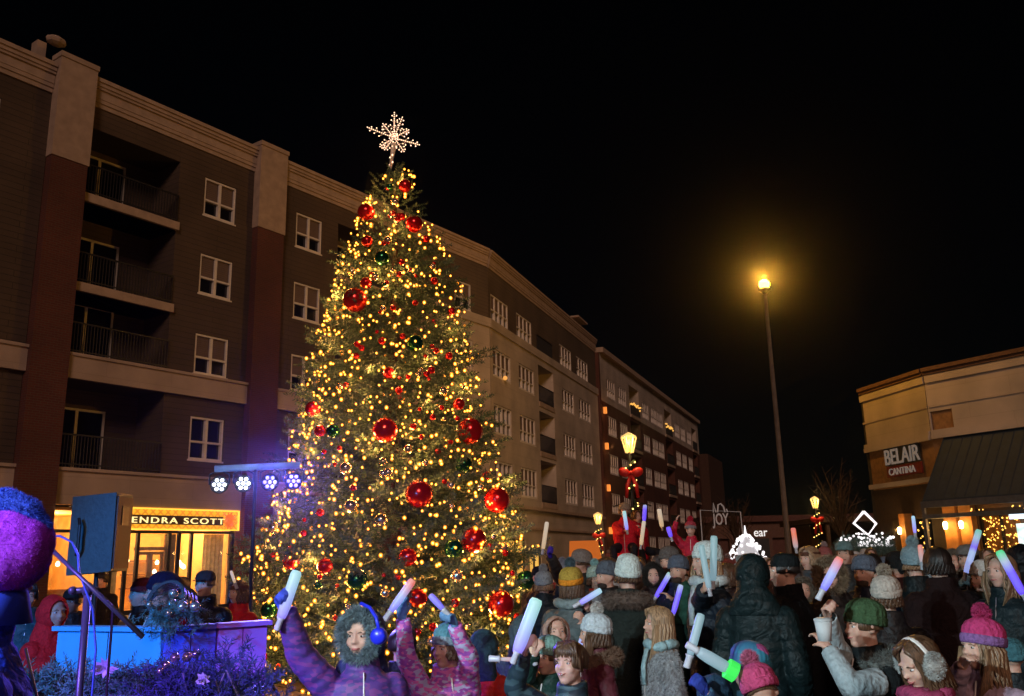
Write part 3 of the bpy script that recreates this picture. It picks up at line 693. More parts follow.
for k in range(NS):
    t = thing('string_light', 'string of warm golden fairy lights wound ' + wordz[k], 'fairy lights', TB, 0, 'strings of fairy lights on the tree')
    pts = []; nb = 98
    for i in range(nb):
        u = (k + i / nb) / NS; z = zfrac(u); turns = 3.0; ph = (i / nb * turns) % 2; ph = ph if ph <= 1 else 2 - ph
        th = R(-90) + (math.asin(2 * ph - 1) * .85 + (2 * ph - 1) * .45) + random.uniform(-.2, .2) + .22 * math.sin(i * 1.9)
        z2 = z + random.uniform(-.3, .3); z2 = min(max(z2, .1), 7.8)
        rr = tr2(z2, th) * random.uniform(.86, 1.04) + .03
        if random.random() < .03: rr += .12
        pts.append(V((rr * math.cos(th), rr * math.sin(th), z2)))
    wv_ = MB(); mid = []
    for a, b in zip(pts, pts[1:]):
        mid += [a * 1., (a + b) / 2 - V((((a + b) / 2).x, ((a + b) / 2).y, 0)).normalized() * .04]
    wv_.tube([V((p_.x * .985, p_.y * .985, p_.z - .015)) for p_ in mid], .0035, 3); obj('wire', wv_, wirem, t)
    for p_ in pts:
        link('bulb', bulbme if random.random() < .62 else bulbme2, t, M.Translation(p_) @ M.Rotation(random.uniform(-.6, .6), 4, 'X'))
random.seed(61)
for i in range(84):   # the light the strings throw on the boughs
    z = zfrac((i + .5) / 84); th = R(-90) + R(random.uniform(-112, 112)); rr = tr2(z, th) * random.uniform(.86, 1.0)
    add_light('string_glow', 'POINT', TB + V((rr * math.cos(th), rr * math.sin(th), z)), 8 if z > 6 else 11.5, (1, .38, .09), .05)
# baubles
def cone_hit(px, py, off=.02):
    d = ray(px, py); o = V((0, 0, CH)); best = None; bd = 9
    t = 10.
    while t < 15.5:
        p_ = o + d * t; rad = math.hypot(p_.x - TB.x, p_.y - TB.y); e = rad - (tr(max(p_.z, 0)) + off)
        if e < bd: bd = e; best = p_.copy()
        if e <= 0: return p_
        t += .02
    return best
def glossy(name, c, r=.12, met=.85):
    if name in MC: return MC[name]
    mt, nt, b = nmat(name); b.inputs['Base Color'].default_value = (*c, 1); b.inputs['Metallic'].default_value = met; b.inputs['Roughness'].default_value = r
    b.inputs['Coat Weight'].default_value = .6; b.inputs['Coat Roughness'].default_value = .08
    tc = N(nt, 'ShaderNodeTexCoord'); no = N(nt, 'ShaderNodeTexNoise'); no.inputs['Scale'].default_value = 40; nt.links.new(tc.outputs['Object'], no.inputs[0])
    bp = N(nt, 'ShaderNodeBump'); bp.inputs['Strength'].default_value = .08; bp.inputs['Distance'].default_value = .01; nt.links.new(no.outputs[0], bp.inputs['Height']); nt.links.new(bp.outputs[0], b.inputs['Normal'])
    MC[name] = mt; return mt
redb = glossy('red_bauble', (.75, .010, .012), .2, .6); greenb = glossy('green_bauble', (.01, .16, .06), .1, .8); silvb = glossy('silver_bauble', (.8, .72, .58), .2, .85); goldc = glossy('gold_cap', (.8, .5, .15), .3)
BMESH = {}
def bauble_mesh(kind):
    if kind in BMESH: return BMESH[kind]
    q = MB(); q.ball((0, 0, 0), 1, 28, 18); a = q.mesh('bauble', {'red': redb, 'green': greenb, 'silver': silvb}[kind], True)
    q = MB(); q.lathe([(.0, 1.1), (.17, 1.09), (.17, .96), (.2, .95)], 12); q.tube([(0, .0, 1.08), (.07, 0, 1.16), (0, 0, 1.25), (-.07, 0, 1.16), (0, 0, 1.08)], .018, 5); b = q.mesh('cap', goldc, True)
    BMESH[kind] = (a, b); return a, b
def bauble(px, py, r, kind, label, group, cap=True):
    p_ = cone_hit(px, py, .03); rad = r * p_.y / 885 * 1.02
    a, b = bauble_mesh(kind)
    o = link('bauble', a, None, M.Translation(p_) @ M.Scale(rad, 4)); tag(o, label, 'bauble', group)
    if cap: link('cap', b, o)
    return o
big = [(366, 212, 9, 'red', 'large red bauble on the left edge near the tree top'), (414, 224, 9, 'red', 'large red bauble on the right edge near the tree top'),
 (405, 186, 7, 'red', 'red bauble highest on the tree, right under the snowflake'), (355, 300, 12.5, 'red', 'big bright red bauble on the left edge of the upper tree'),
 (366, 283, 6, 'red', 'smaller red bauble touching the big bright one on the upper left edge'), (367, 241, 6, 'red', 'small round red bauble under the topmost left bauble'),
 (385, 430, 12.5, 'red', 'big red bauble at the centre of the tree'), (419, 494, 13.5, 'red', 'big red bauble right of centre on the lower middle of the tree'),
 (470, 431, 13, 'red', 'big red bauble on the right edge at half height'), (497, 500, 12.5, 'red', 'big dark red bauble on the right edge of the lower tree'),
 (474, 540, 12, 'red', 'big red bauble beside the green one on the lower right'), (501, 604, 12.5, 'red', 'big red bauble lowest at right, above the crowd'),
 (408, 557, 9, 'red', 'red bauble in the middle of the lower tree above the raised sticks'), (313, 409, 8, 'red', 'red bauble on the left edge at half height'),
 (320, 431, 6, 'red', 'small red bauble just below the one on the left edge at half height'), (325, 566, 7.5, 'red', 'red bauble on the lower left above the raised green stick'),
 (291, 561, 8, 'red', 'red bauble at the far left of the lower tree'), (418, 598, 9, 'red', 'red bauble low on the tree between the two raised sticks'),
 (389, 373, 6, 'red', 'small red bauble in the upper middle of the tree'), (459, 404, 6, 'red', 'small red bauble near the right edge above the biggest one'),
 (382, 258, 8, 'green', 'dark green bauble in the upper part of the tree'), (415, 343, 8.5, 'green', 'dark green bauble right of centre on the upper middle'),
 (333, 431, 7, 'green', 'dark green bauble near the left edge at half height'), (464, 465, 8.5, 'green', 'green bauble near the right edge under the big red one'),
 (454, 549, 9.5, 'green', 'dark green bauble touching the big red bauble at lower right'), (357, 580, 10, 'green', 'dark green bauble low in the middle left of the tree'),
 (526, 580, 9, 'green', 'dark green bauble on the lowest right edge of the tree'), (269, 610, 8, 'green', 'dark green bauble on the lowest left edge of the tree'),
 (351, 506, 6.5, 'silver', 'pale golden bauble left of centre on the lower tree'), (381, 520, 6.5, 'silver', 'pale golden bauble below and right of its twin'),
 (346, 468, 6, 'silver', 'pale silver bauble on the left middle of the tree'), (274, 528, 5.5, 'silver', 'pale silver bauble on the left edge by the lamp stand'),
 (408, 449, 4.5, 'silver', 'small silver bauble right of the central red one'), (457, 576, 6, 'silver', 'clear silver bauble low at right under the green one'),
 (352, 272, 4.5, 'silver', 'small silver bauble on the upper left edge'), (395, 202, 4, 'silver', 'tiny silver bauble near the tree top'), (385, 593, 4.5, 'silver', 'small silver bauble low on the tree above the boy in the hood'),
 (443, 391, 4.5, 'silver', 'small silver bauble at upper right of the tree middle')]
for b_ in big: bauble(*b_, 'large baubles on the tree' if b_[2] > 7 else 'medium baubles on the tree')
random.seed(33); n = 0
while n < 120:
    py = random.uniform(185, 672); hw = [10, 38, 55, 78, 105, 128, 138][min(6, int((py - 165) / 72))] ; px = 398 + random.uniform(-1, 1) * hw
    if any((px - b_[0]) ** 2 + (py - b_[1]) ** 2 < (b_[2] + 4) ** 2 for b_ in big): continue
    k = random.choices(['red', 'silver', 'green'], [9, 2, 1])[0]
    bauble(px, py, random.choice((2, 2.6, 3.2, 4)), k, {'red': 'tiny red bauble tucked among the fairy lights of the tree', 'silver': 'tiny silver bauble tucked among the fairy lights of the tree', 'green': 'tiny green bauble tucked among the fairy lights of the tree'}[k], 'tiny %s baubles on the tree' % k, False); n += 1
# snowflake topper
c = at(394, 138, 13.5)
sn = thing('snowflake_topper', 'lit white snowflake star standing on the tip of the tree', 'tree topper', c)
emat('snow_bulb', (1, .64, .42), 2.6); wm = mat('white_wire', (.6, .55, .5), .5)
random.seed(9)
q = MB(); q.tube([(-.06, .02, -.55), (0, 0, -.1)], [.02, .045], 6); obj('stem', q, wm, sn)
for dx_, dz_ in ((-29, 13), (28, -10), (1, 27), (-13, 20), (10, 20), (16, 9), (-16, -7), (-9, -17), (11, -16)):
    e_ = V((dx_ * .0153, random.uniform(-.12, .12), dz_ * .0153)); L = e_.length; dirv = e_.normalized()
    q = MB(); bl_ = MB(); q.tube([(0, 0, 0), e_], .011, 5)
    side = dirv.cross(V((0, 1, 0))).normalized()
    for t in (.4, .62, .82):
        for s_ in (-1, 1):
            e = dirv * L * t + (side * s_ * .8 + dirv * .6).normalized() * .085 * (1.35 - t); q.tube([dirv * L * t, e], .008, 4); bl_.ball(e, .011, 6, 4)
    n_ = int(L / .035)
    for t in range(1, n_ + 1): bl_.ball(dirv * L * t / n_ + V((0, -.01, 0)), .009, 6, 4)
    ar = obj('arm', q, wm, sn); obj('bulbs', bl_, MC['snow_bulb'], ar)
q = MB()
for i in range(26): q.ball(V((random.gauss(0, .06), random.gauss(0, .05), random.gauss(0, .07))), .011, 6, 4)
for i in range(14): q.ball(V((-.05 * i / 14 + random.gauss(0, .02), random.gauss(0, .02), -.12 - .4 * i / 14)), .014, 6, 4)
obj('core_bulbs', q, MC['snow_bulb'], sn)

# ================================================================== people
skins = {k: mat('skin_' + k, c, .5, .08, 30, bump=.05, spec=.35) for k, c in dict(fair=(.62, .36, .27), mid=(.48, .27, .19), dark=(.2, .1, .07)).items()}
for s_ in skins.values():
    s_.node_tree.nodes['Principled BSDF'].inputs['Subsurface Weight'].default_value = .08
eyew = mat('eye_white', (.7, .68, .66), .3, 0, 1, bump=0); eyed = mat('eye_iris', (.03, .02, .015), .15, 0, 1, bump=0); lipm = mat('lips', (.42, .12, .11), .45, .1, 20, bump=0)
mouthm = mat('mouth_inside', (.08, .01, .01), .6, 0, 1, bump=0)
def cloth(key, col, rough=.75, scale=40, bump=.3):
    if max(col) < .07: col = tuple(c * .6 for c in col)
    return mat('cloth_' + key, col, rough, .22, scale, bump=bump, spec=.2)
def ik(a, t, l1, l2, pole):
    """two-bone reach: returns elbow and hand"""
    d = t - a; L = d.length; mx = (l1 + l2) * .985
    if L > mx: t = a + d.normalized() * mx; d = t - a; L = mx
    x = (l1 * l1 - l2 * l2 + L * L) / (2 * L); h = math.sqrt(max(0, l1 * l1 - x * x)); u = d / L
    p = pole - u * pole.dot(u); p = p.normalized() if p.length > 1e-4 else u.orthogonal().normalized()
    return a + u * x + p * h, t
def fuzzy(me, n, ln, mt, name, par, down=.5, Mx=None, wd=.0016):
    """short hair tufts over a mesh (fur, wool, pompoms)"""
    vs = []; fs = []; P_ = me.polygons; V_ = me.vertices
    for i in range(n):
        p = P_[random.randrange(len(P_))]; c = p.center; nn = p.normal
        j = V((random.uniform(-1, 1), random.uniform(-1, 1), random.uniform(-1, 1))); k0 = random.randrange(len(p.vertices)); w0 = random.random(); c = c.lerp(V_[p.vertices[k0]].co.lerp(V_[p.vertices[k0 - 1]].co, random.random()), math.sqrt(w0))
        d = (nn + j * .8 - V((0, 0, down))).normalized() * ln * random.uniform(.5, 1.2); s = d.cross(j).normalized() * wd
        k = len(vs); vs += [c - s, c + s, c + d * .6 + s * .6, c + d]; fs += [(k, k + 1, k + 2), (k, k + 2, k + 3)]
    m2 = bpy.data.meshes.new(name); m2.from_pydata([tuple(v) for v in vs], [], fs); m2.materials.append(mt); return link(name, m2, par, Mx)
PEOPLE = []
def person(px, py, d, face, label, coat=(.02, .02, .025), ctype='puffer', hat=None, hair=None, hood=None, L=None, Rr=None, Lh=None, Rh=None, pitch=0., yaw=0., roll=0., kid=False,
           skin='fair', scarf=None, vox=None, group='people in the crowd', gloves=None, muffs=None, z0=None, H=None, smile=False, glasses=False, ride=False, furcol=None, furcollar=False, fluffy=False,
           trousers=(.02, .022, .03), beard=None, headset=None, fatness=1., panels=None, long=False, cap=None, Lgrip=None, Rgrip=None, build_face=True, name='person', headband=None):
    """px,py: top of the head (hat included) in the photo, d: distance; the figure stands on the ground there"""
    top = at(px, py, d)
    extra = .035 if (hat or hood is not None or cap) else .01
    if hat and hat.get('pom'): extra += 0
    if H is None: H = top.z - (z0 or 0) - extra
    base = V((top.x, d, z0 if z0 is not None else top.z - extra - H))
    if ride: H = H
    k = 'kid' if kid else 'adult'
    hh = H / (6.55 if kid else 7.6); r = (.93 if kid else 1.) * fatness
    vox = vox or max(.0065, d * .0015)
    t = thing(name, label, 'person', base, R(face), group)
    inv = (M.Translation(base) @ M.Rotation(R(face), 4, 'Z')).inverted()
    loc = lambda q: inv @ q
    sh = .108 * H * (1 if not kid else 1.0); zs = .805 * H if not kid else .785 * H
    hips = V((0, 0, .52 * H)); chest = V((0, .0, .72 * H)); nb = V((0, .012 * H, zs + .018 * H))
    hc = V((0, -.005 * H, H - hh * .5)); 
    HM = M.Translation(hc) @ M.Rotation(R(yaw), 4, 'Z') @ M.Rotation(R(roll), 4, 'Y') @ M.Rotation(R(-pitch), 4, 'X') @ M.Scale(hh, 4)
    l1 = .172 * H; l2 = .150 * H
    arms = []
    for sgn, tgt, grip in ((1, L, Lgrip), (-1, Rr, Rgrip)):
        a = V((sgn * sh * .88, .005 * H, zs - .038 * H))
        if tgt is None: w_ = a + V((sgn * .035 * H, -.06 * H, -.29 * H)); pole = V((sgn * .4, 1, 0))
        elif tgt == 'phone': w_ = a + V((-sgn * .06 * H, -.17 * H, .02 * H)); pole = V((sgn, .2, -1))
        elif tgt == 'fold': w_ = a + V((-sgn * .07 * H, -.12 * H, -.13 * H)); pole = V((sgn, .3, -1))
        elif tgt == 'up': w_ = a + V((sgn * .05 * H, -.08 * H, .27 * H)); pole = V((sgn, 0, -.3))
        else:
            if isinstance(tgt, tuple) and len(tgt) == 3: w_ = loc(at(*tgt))
            pole = V((sgn * .7, .2, -.8))
        e, w_ = ik(a, w_, l1, l2, pole); arms.append((sgn, a, e, w_, tgt))
    # ---- body
    q = MB(); s_ = H
    q.tube([(0, 0, .47 * s_), (0, 0, .53 * s_), (0, -.005 * s_, .6 * s_), (0, 0, .7 * s_), (0, .003 * s_, .77 * s_), (0, .008 * s_, zs + .01 * s_), (0, .01 * s_, zs + .03 * s_)],
           [(.07 * s_, .06 * s_), (.09 * s_, .068 * s_), (.078 * s_, .06 * s_), (.093 * s_, .068 * s_), (.1 * s_, .062 * s_), (.07 * s_, .045 * s_), (.035 * s_, .035 * s_)], 16)
    q.capsule(nb - V((0, 0, .01 * H)), HM @ V((0, .08, -.25)), .24 * hh, .23 * hh)
    lay = HM
    def hb(c, rad, n=14, kk=10): q.M = HM; q.ball(c, rad, n, kk); q.M = M.Identity(4)
    hb((0, .07, .12), (.34, .41, .37), 20, 14); hb((0, -.08, -.1), (.285, .33, .36), 18, 12); hb((0, -.2, -.36), (.15, .15, .12))
    hb((0, -.385, .0), (.05, .06, .14)); hb((0, -.43, -.09), (.062, .07, .05)); hb((.05, -.40, -.1), (.035, .045, .035)); hb((-.05, -.40, -.1), (.035, .045, .035))
    for s1 in (-1, 1):
        hb((s1 * .15, -.25, -.11), (.12, .12, .12)); hb((s1 * .12, -.335, .1), (.12, .055, .04)); hb((s1 * .335, .03, -.03), (.035, .08, .12))
    hb((0, -.375, -.225), (.085, .045, .03)); hb((0, -.37, -.262), (.07, .04, .028))
    LEG = []
    for s1 in (-1, 1):
        if ride: a = V((s1 * .055 * H, 0, .5 * H)); b = V((s1 * .12 * H, -.22 * H, .5 * H)); c = V((s1 * .10 * H, -.24 * H, .27 * H)); f = c + V((0, -.07 * H, -.02 * H))
        else: a = V((s1 * .05 * H, 0, .5 * H)); b = V((s1 * .055 * H, -.01 * H, .27 * H)); c = V((s1 * .06 * H, .01 * H, .045 * H)); f = V((s1 * .07 * H, -.08 * H, .02 * H))
        q.capsule(a, b, .055 * H, .036 * H); q.capsule(b, c, .034 * H, .022 * H); q.capsule(c, f, .022 * H, .018 * H, 8); LEG.append((a, b, c, f))
    gls = []; HAND = []
    for sgn, a, e, w_, tgt in arms:
        q.capsule(a, e, .032 * H, .025 * H); q.capsule(e, w_, .025 * H, .0165 * H)
        yh = (w_ - e).normalized(); g_ = Lgrip if sgn > 0 else Rgrip
        if g_ is not None: xh = (inv.to_3x3() @ (at(*g_) - at(*( L if sgn > 0 else Rr)))).normalized(); 
        else: xh = V((0, -1, .2)) if tgt else V((0, -1, 0))
        ax = xh.copy(); xh = (xh - yh * xh.dot(yh) * .75).normalized(); nh = xh.cross(yh).normalized()
        if nh.dot(V((-sgn, 0, 0))) < 0: nh = -nh
        hs = hh / .235 * (1.08 if gloves else 1.); gl = MB(); gls.append(gl); tgtm = gl if gloves else q; fr_ = .0105 if gloves else .0085
        wp = w_; tgtm.capsule(wp, wp + yh * .03 * hs, .017 * H * .9, .02 * hs, 8)
        for i_, off in enumerate((-.03, -.01, .01, .03)):
            tgtm.capsule(wp + yh * .02 * hs + xh * off * .6 * hs, wp + yh * .088 * hs + xh * off * hs, .014 * hs, .0115 * hs, 8)
            ln = (.8, .97, 1., .9)[i_] if xh.z < 0 else (.9, 1., .97, .8)[i_]
            p0 = wp + yh * .09 * hs + xh * off * hs; cu_ = .9 if g_ is not None else .45
            d1 = (yh * math.cos(cu_) + nh * math.sin(cu_)); d2 = (yh * math.cos(cu_ * 2.2) + nh * math.sin(cu_ * 2.2)); d3 = (yh * math.cos(cu_ * 3.4) + nh * math.sin(cu_ * 3.4))
            p1 = p0 + d1 * .036 * ln * hs; p2 = p1 + d2 * .026 * ln * hs; p3 = p2 + d3 * .02 * ln * hs
            tgtm.capsule(p0, p1, fr_ * hs * 1.1, fr_ * hs, 6); tgtm.capsule(p1, p2, fr_ * hs, fr_ * hs * .95, 6); tgtm.capsule(p2, p3, fr_ * hs * .95, fr_ * hs * .8, 6)
        ts = xh * (1 if g_ is not None else .9)
        p0 = wp + yh * .03 * hs + ts * .026 * hs; p1 = p0 + (ts * .7 + yh * .6 + nh * .5).normalized() * .035 * hs; p2 = p1 + (yh * .5 + nh * .9 - ts * .1).normalized() * .03 * hs
        tgtm.capsule(p0, p1, .013 * hs, .0105 * hs, 6); tgtm.capsule(p1, p2, .0105 * hs, .008 * hs, 6)
        HAND.append((wp + yh * .085 * hs + nh * .024 * hs, ax))
    sk = skins[skin]
    bm_ = remesh(q, vox, sk, 2, 'body'); link('body', bm_, t)
    if gloves:
        for gl in gls: link('glove', remesh(gl, max(.006, vox * .9), cloth('glove_%s' % str(gloves), gloves), 1, 'glove'), t)
    # ---- eyes, mouth
    if build_face:
        for s1 in (-1, 1):
            e_ = MB(); e_.M = HM; e_.ball((s1 * .135, -.328, .022), (.048, .05, .026), 10, 8); eo = obj('eye', e_, eyew, t, True)
            e_ = MB(); e_.M = HM; e_.ball((s1 * .135, -.362, .022), (.026, .02, .025), 8, 6); obj('iris', e_, eyed, eo, True)
        m_ = MB(); m_.M = HM
        pts = [(-.1, -.36, -.225 + (.02 if smile else 0)), (-.05, -.405, -.238), (0, -.418, -.242), (.05, -.405, -.238), (.1, -.36, -.225 + (.02 if smile else 0))]
        m_.tube(pts, [.008, .02, .026 if not smile else .034, .02, .008], 8); mo = obj('mouth', m_, lipm, t, True)
        if smile: m_ = MB(); m_.M = HM; m_.ball((0, -.43, -.242), (.055, .012, .016), 8, 6); obj('teeth', m_, eyew, mo, True)
        hc_ = hair['col'] if hair else (.05, .03, .02)
        br = MB(); br.M = HM
        for s1 in (-1, 1): br.tube([(s1 * .06, -.39, .085), (s1 * .13, -.385, .105), (s1 * .2, -.345, .085)], [.008, .014, .006], 5)
        obj('eyebrows', br, mat('brow_%s' % str(hc_), hc_, .8), t)
    if glasses:
        g2 = MB(); g2.M = HM
        for s1 in (-1, 1):
            pts = [(s1 * .135 + .085 * math.cos(a), -.43, .01 + .07 * math.sin(a)) for a in [i * PI / 6 for i in range(13)]]; g2.tube(pts, .01, 5); g2.tube([(s1 * .22, -.42, .02), (s1 * .34, -.05, .03)], .01, 5)
        g2.tube([(-.05, -.44, .02), (.05, -.44, .02)], .01, 5); obj('glasses', g2, darkm, t)
    if beard:
        g2 = MB(); g2.M = HM; g2.ball((0, -.2, -.33), (.24, .21, .19), 14, 10); g2.ball((0, -.36, -.19), (.12, .06, .035), 10, 6)
        link('beard', remesh(g2, vox, mat('beard_%s' % str(beard), beard, .9, .4, 60), 1, 'beard'), t)
    # ---- trousers and boots
    q = MB()
    for a, b, c, f in LEG: q.capsule(a + V((0, 0, .02 * H)), b, .066 * H, .046 * H); q.capsule(b, c, .045 * H, .035 * H)
    q.ball((0, 0, .51 * H), (.1 * H, .075 * H, .06 * H)); obj('trousers', q, cloth('tr_%s' % str(trousers), trousers), t, True)
    for a, b, c, f in LEG:
        q = MB(); q.capsule(c + V((0, .01 * H, .05 * H)), c, .033 * H, .03 * H); q.capsule(c + V((0, .01 * H, -.015 * H)), f, .028 * H, .026 * H); obj('boot', q, blackm, t, True)
    # ---- coat
    q = MB(); puf = ctype == 'puffer'; zb = (.40 if long else .46) * H; zt_ = zs + .035 * H; n = 44 if puf else 16; pts = []; rs = []
    prof = [(0, .112, .088), (.12, .116, .092), (.35, .106, .084), (.6, .116, .088), (.8, .120, .080), (.9, .105, .070), (.955, .07, .058), (1., .056, .052)]
    for i in range(n + 1):
        u = i / n
        for (a, x1, y1), (b, x2, y2) in zip(prof, prof[1:]):
            if u <= b + 1e-9: f_ = (u - a) / (b - a); rx = x1 + (x2 - x1) * f_; ry = y1 + (y2 - y1) * f_; break
        k_ = 1 + (.05 * abs(math.sin(u * (zt_ - zb) / .085 * PI)) - .02 if puf and u < .93 else 0)
        pts.append((0, .002 * H * math.sin(u * 9), zb + (zt_ - zb) * u)); rs.append((rx * H * k_ * r, ry * H * k_ * r * (1.08 if puf else 1)))
    q.tube(pts, rs, 24)
    q.ball((0, .0, zs - .045 * H), (sh * 1.1, .062 * H, .05 * H), 16, 8); q.tube([(0, .006 * H, zs - .03 * H), (0, .01 * H, zs + .035 * H)], [(sh * .85, .06 * H), (.05 * H, .045 * H)], 16)
    for sgn, a, e, w_, tgt in arms:
        wc = w_ + (w_ - e).normalized() * .006 * H; seg = []; rr_ = []
        for (p0, p1, r0, r1) in ((a, e, .053, .043), (e, wc, .043, .031)):
            m_ = 14 if puf else 5; Ls = (p1 - p0).length
            for i in range(m_ + 1):
                u = i / m_; k_ = 1 + (.09 * abs(math.sin(u * Ls / .06 * PI)) - .03 if puf else 0)
                seg.append(p0.lerp(p1, u)); rr_.append((r0 + (r1 - r0) * u) * H * k_ * (1 if puf else .9) * r)
            q.ball(a if p0 is a else e, (.056 if p0 is a else .043) * H * r)
        q.tube(seg, rr_, 14); q.ball(e, .043 * H * r)
    q.tube([(0, .012 * H, zs - .02 * H), (0, .01 * H, zs + .03 * H), (0, .004 * H, zs + .075 * H)], [(.072 * H, .062 * H), (.062 * H, .058 * H), (.056 * H, .056 * H)], 20)
    cm = cloth('c_%s' % str(coat), coat, .5 if puf else .85, 25 if puf else 60) if not hasattr(coat, 'name') else coat
    coatme = remesh(q, max(.0075, vox), cm, 1 if puf else 2, 'coat', fold=.014 if puf else .022); ct = link('coat', coatme, t)
    if fluffy: fuzzy(coatme, 26000, .03, cm, 'fleece', ct, .9, wd=.002)
    z_ = MB(); z_.tube([(0, -.083 * H * r, zb + .03 * H), (0, -.097 * H * r, .62 * H), (0, -.088 * H * r, .74 * H), (0, -.062 * H * r, zs + .03 * H)], .004, 5); obj('zip', z_, steel if not kid else whitef, ct)
    if panels:   # contrasting sleeve / chest bands on a jacket
        pm = MB()
        for sgn, a, e, w_, tgt in arms:
            pm.tube([a.lerp(e, .25), a.lerp(e, .5), e], [.054 * H * r, .052 * H * r, .047 * H * r], 14); pm.ball(e, .0475 * H * r); pm.tube([e, e.lerp(w_, .5), w_], [.047 * H * r, .041 * H * r, .034 * H * r], 14)
        link('sleeve_panels', remesh(pm, max(.0075, vox), cloth('p_%s' % str(panels), panels), 1), ct)
    if furcollar:
        q = MB(); pts = [(.085 * H * math.cos(a), .02 * H + .075 * H * math.sin(a), zs + .022 * H + .012 * H * math.sin(a)) for a in [R(-60) + R(300) * i / 16 for i in range(17)]]
        q.tube(pts, .028 * H, 8); me_ = q.mesh('fur_collar', mat('fur_%s' % str(furcol or (.1, .08, .06)), furcol or (.1, .08, .06), .95, .4, 30), True); fo = link('fur_collar', me_, ct); fuzzy(me_, 6000, .035, me_.materials[0], 'fur', fo, .2)
    if scarf:
        q = MB(); pts = [(.07 * H * math.cos(a), .005 * H + .066 * H * math.sin(a), zs + .045 * H + .008 * math.sin(3 * a)) for a in [2 * PI * i / 18 for i in range(19)]]
        q.tube(pts, .023 * H, 8); q.tube([(.02 * H, -.075 * H, zs + .03 * H), (.03 * H, -.1 * H, zs - .05 * H), (.03 * H, -.1 * H, zs - .13 * H)], [(.02 * H, .01 * H)] * 3, 8)
        obj('scarf', q, cloth('s_%s' % str(scarf), scarf), t, True)
    # ---- head wear
    def headobj(nm, mb_, mt_, par=t, smooth=True):
        return obj(nm, mb_, mt_, par, smooth)
    if hair:
        hcol = hair['col']; mt_ = MC.get('hair_%s' % str(hcol))
        if not mt_:
            mt_, nt2, b2 = nmat('hair'); tc = N(nt2, 'ShaderNodeTexCoord'); mp = N(nt2, 'ShaderNodeMapping'); mp.inputs['Scale'].default_value = (60, 60, 4); no = N(nt2, 'ShaderNodeTexNoise'); no.inputs['Scale'].default_value = 3
            cr = N(nt2, 'ShaderNodeValToRGB'); cr.color_ramp.elements[0].position = .35; cr.color_ramp.elements[1].position = .7
            cr.color_ramp.elements[0].color = (*[x * .5 for x in hcol], 1); cr.color_ramp.elements[1].color = (*[min(1, x * 1.5) for x in hcol], 1)
            nt2.links.new(tc.outputs['Object'], mp.inputs[0]); nt2.links.new(mp.outputs[0], no.inputs[0]); nt2.links.new(no.outputs[0], cr.inputs[0]); nt2.links.new(cr.outputs[0], b2.inputs['Base Color']); b2.inputs['Roughness'].default_value = .45
            MC['hair_%s' % str(hcol)] = mt_
        q = MB(); q.M = HM; ln = hair.get('len', 0); nst = 110; covered = bool(hat or cap or hood is not None)
        # strands run from the crown over the skull, then fall
        for i in range(nst):
            az = R(-90) + R(40) + (2 * PI - R(80)) * (i + .5) / nst + random.uniform(-.03, .03)
            ca, sa = math.cos(az), math.sin(az); pts = []; rs = []
            for j in range(6):
                ph = R(88 - j * 20); cl = max(0, math.cos(ph)); kk_ = .88 if covered else 1.; pts.append((.375 * ca * cl * kk_, .06 + .45 * sa * cl * kk_, .13 + .4 * math.sin(ph) * kk_)); rs.append(.034)
            zc = pts[-1][2]
            if ln:
                m_ = 6
                for j in range(1, m_ + 1):
                    f_ = j / m_; wv3 = .035 * math.sin(f_ * 8 + i); pts.append((ca * (.4 + .03 * f_) + wv3, .05 + sa * (.43 + .05 * f_) + wv3 * .5, zc - ln * f_ - random.uniform(0, .05))); rs.append(.036 * (1 - .6 * f_))
            else: pts.append((ca * .35, .06 + sa * .41, zc - .12)); rs.append(.03)
            q.tube(pts, rs, 6)
        for i in range(0 if (hat or cap or hood is not None) else 14):   # front hairline swept to the sides
            s1 = -1 if i < 7 else 1; f_ = (i % 7) / 6
            q.tube([(s1 * .02, .02 - .2 * f_, .53 - .05 * f_), (s1 * (.12 + .05 * f_), -.12 - .2 * f_, .49 - .07 * f_), (s1 * .27, -.16 - .12 * f_, .36 - .06 * f_), (s1 * .355, -.1 - .08 * f_, .12), (s1 * .37, -.04 - .05 * f_, -.15 - ln * .3)], [.045, .055, .05, .045, .025], 6)
        if not ln and not hat and not cap and hood is None:
            for i in range(15):
                x_ = -.3 + .6 * i / 14; q.tube([(x_ * .3, .0, .53), (x_ * .8, -.22, .47), (x_ * 1.0, -.345 + abs(x_) * .25, .33), (x_ * 1.08 + .03, -.40 + abs(x_) * .4, .17 + random.uniform(-.03, .03))], [.05, .055, .045, .012], 6)
        headobj('hair', q, mt_)
        if hair.get('front') and ln:
            for s1 in (-1, 1):
                q = MB(); q.M = HM
                for j in range(9): q.tube([(s1 * (.33 + .01 * j), -.05 - .02 * j, .0), (s1 * (.36 + .01 * j), -.1 - .025 * j, -.4), (s1 * (.32 - .012 * j), -.2 - .03 * j, -.55 - ln * .6)], [.05, .06, .02], 6)
                headobj('hair_lock', q, mt_)
    if hat:
        col = hat['col']; hm = cloth('hat_%s' % str(col), col, .9, 70, .5) if not hasattr(col, 'name') else col
        fl = .0 if not hat.get('slouch') else .12
        q = MB(); q.M = HM @ M.Translation((0, .065, .0)) @ M.Rotation(R(-10), 4, 'X')
        rib = lambda j, n_, z: .018 * math.cos(j * 2 * PI / n_ * 20) if z > .2 else .01 * math.cos(j * 2 * PI / n_ * 20)
        q.lathe([(.40, .12), (.425, .3), (.41, .42), (.34, .55 + fl), (.22, .63 + fl), (.1, .67 + fl), (0, .68 + fl)], 80, sy=1.17, mod=rib)
        ho = headobj('hat', q, hm)
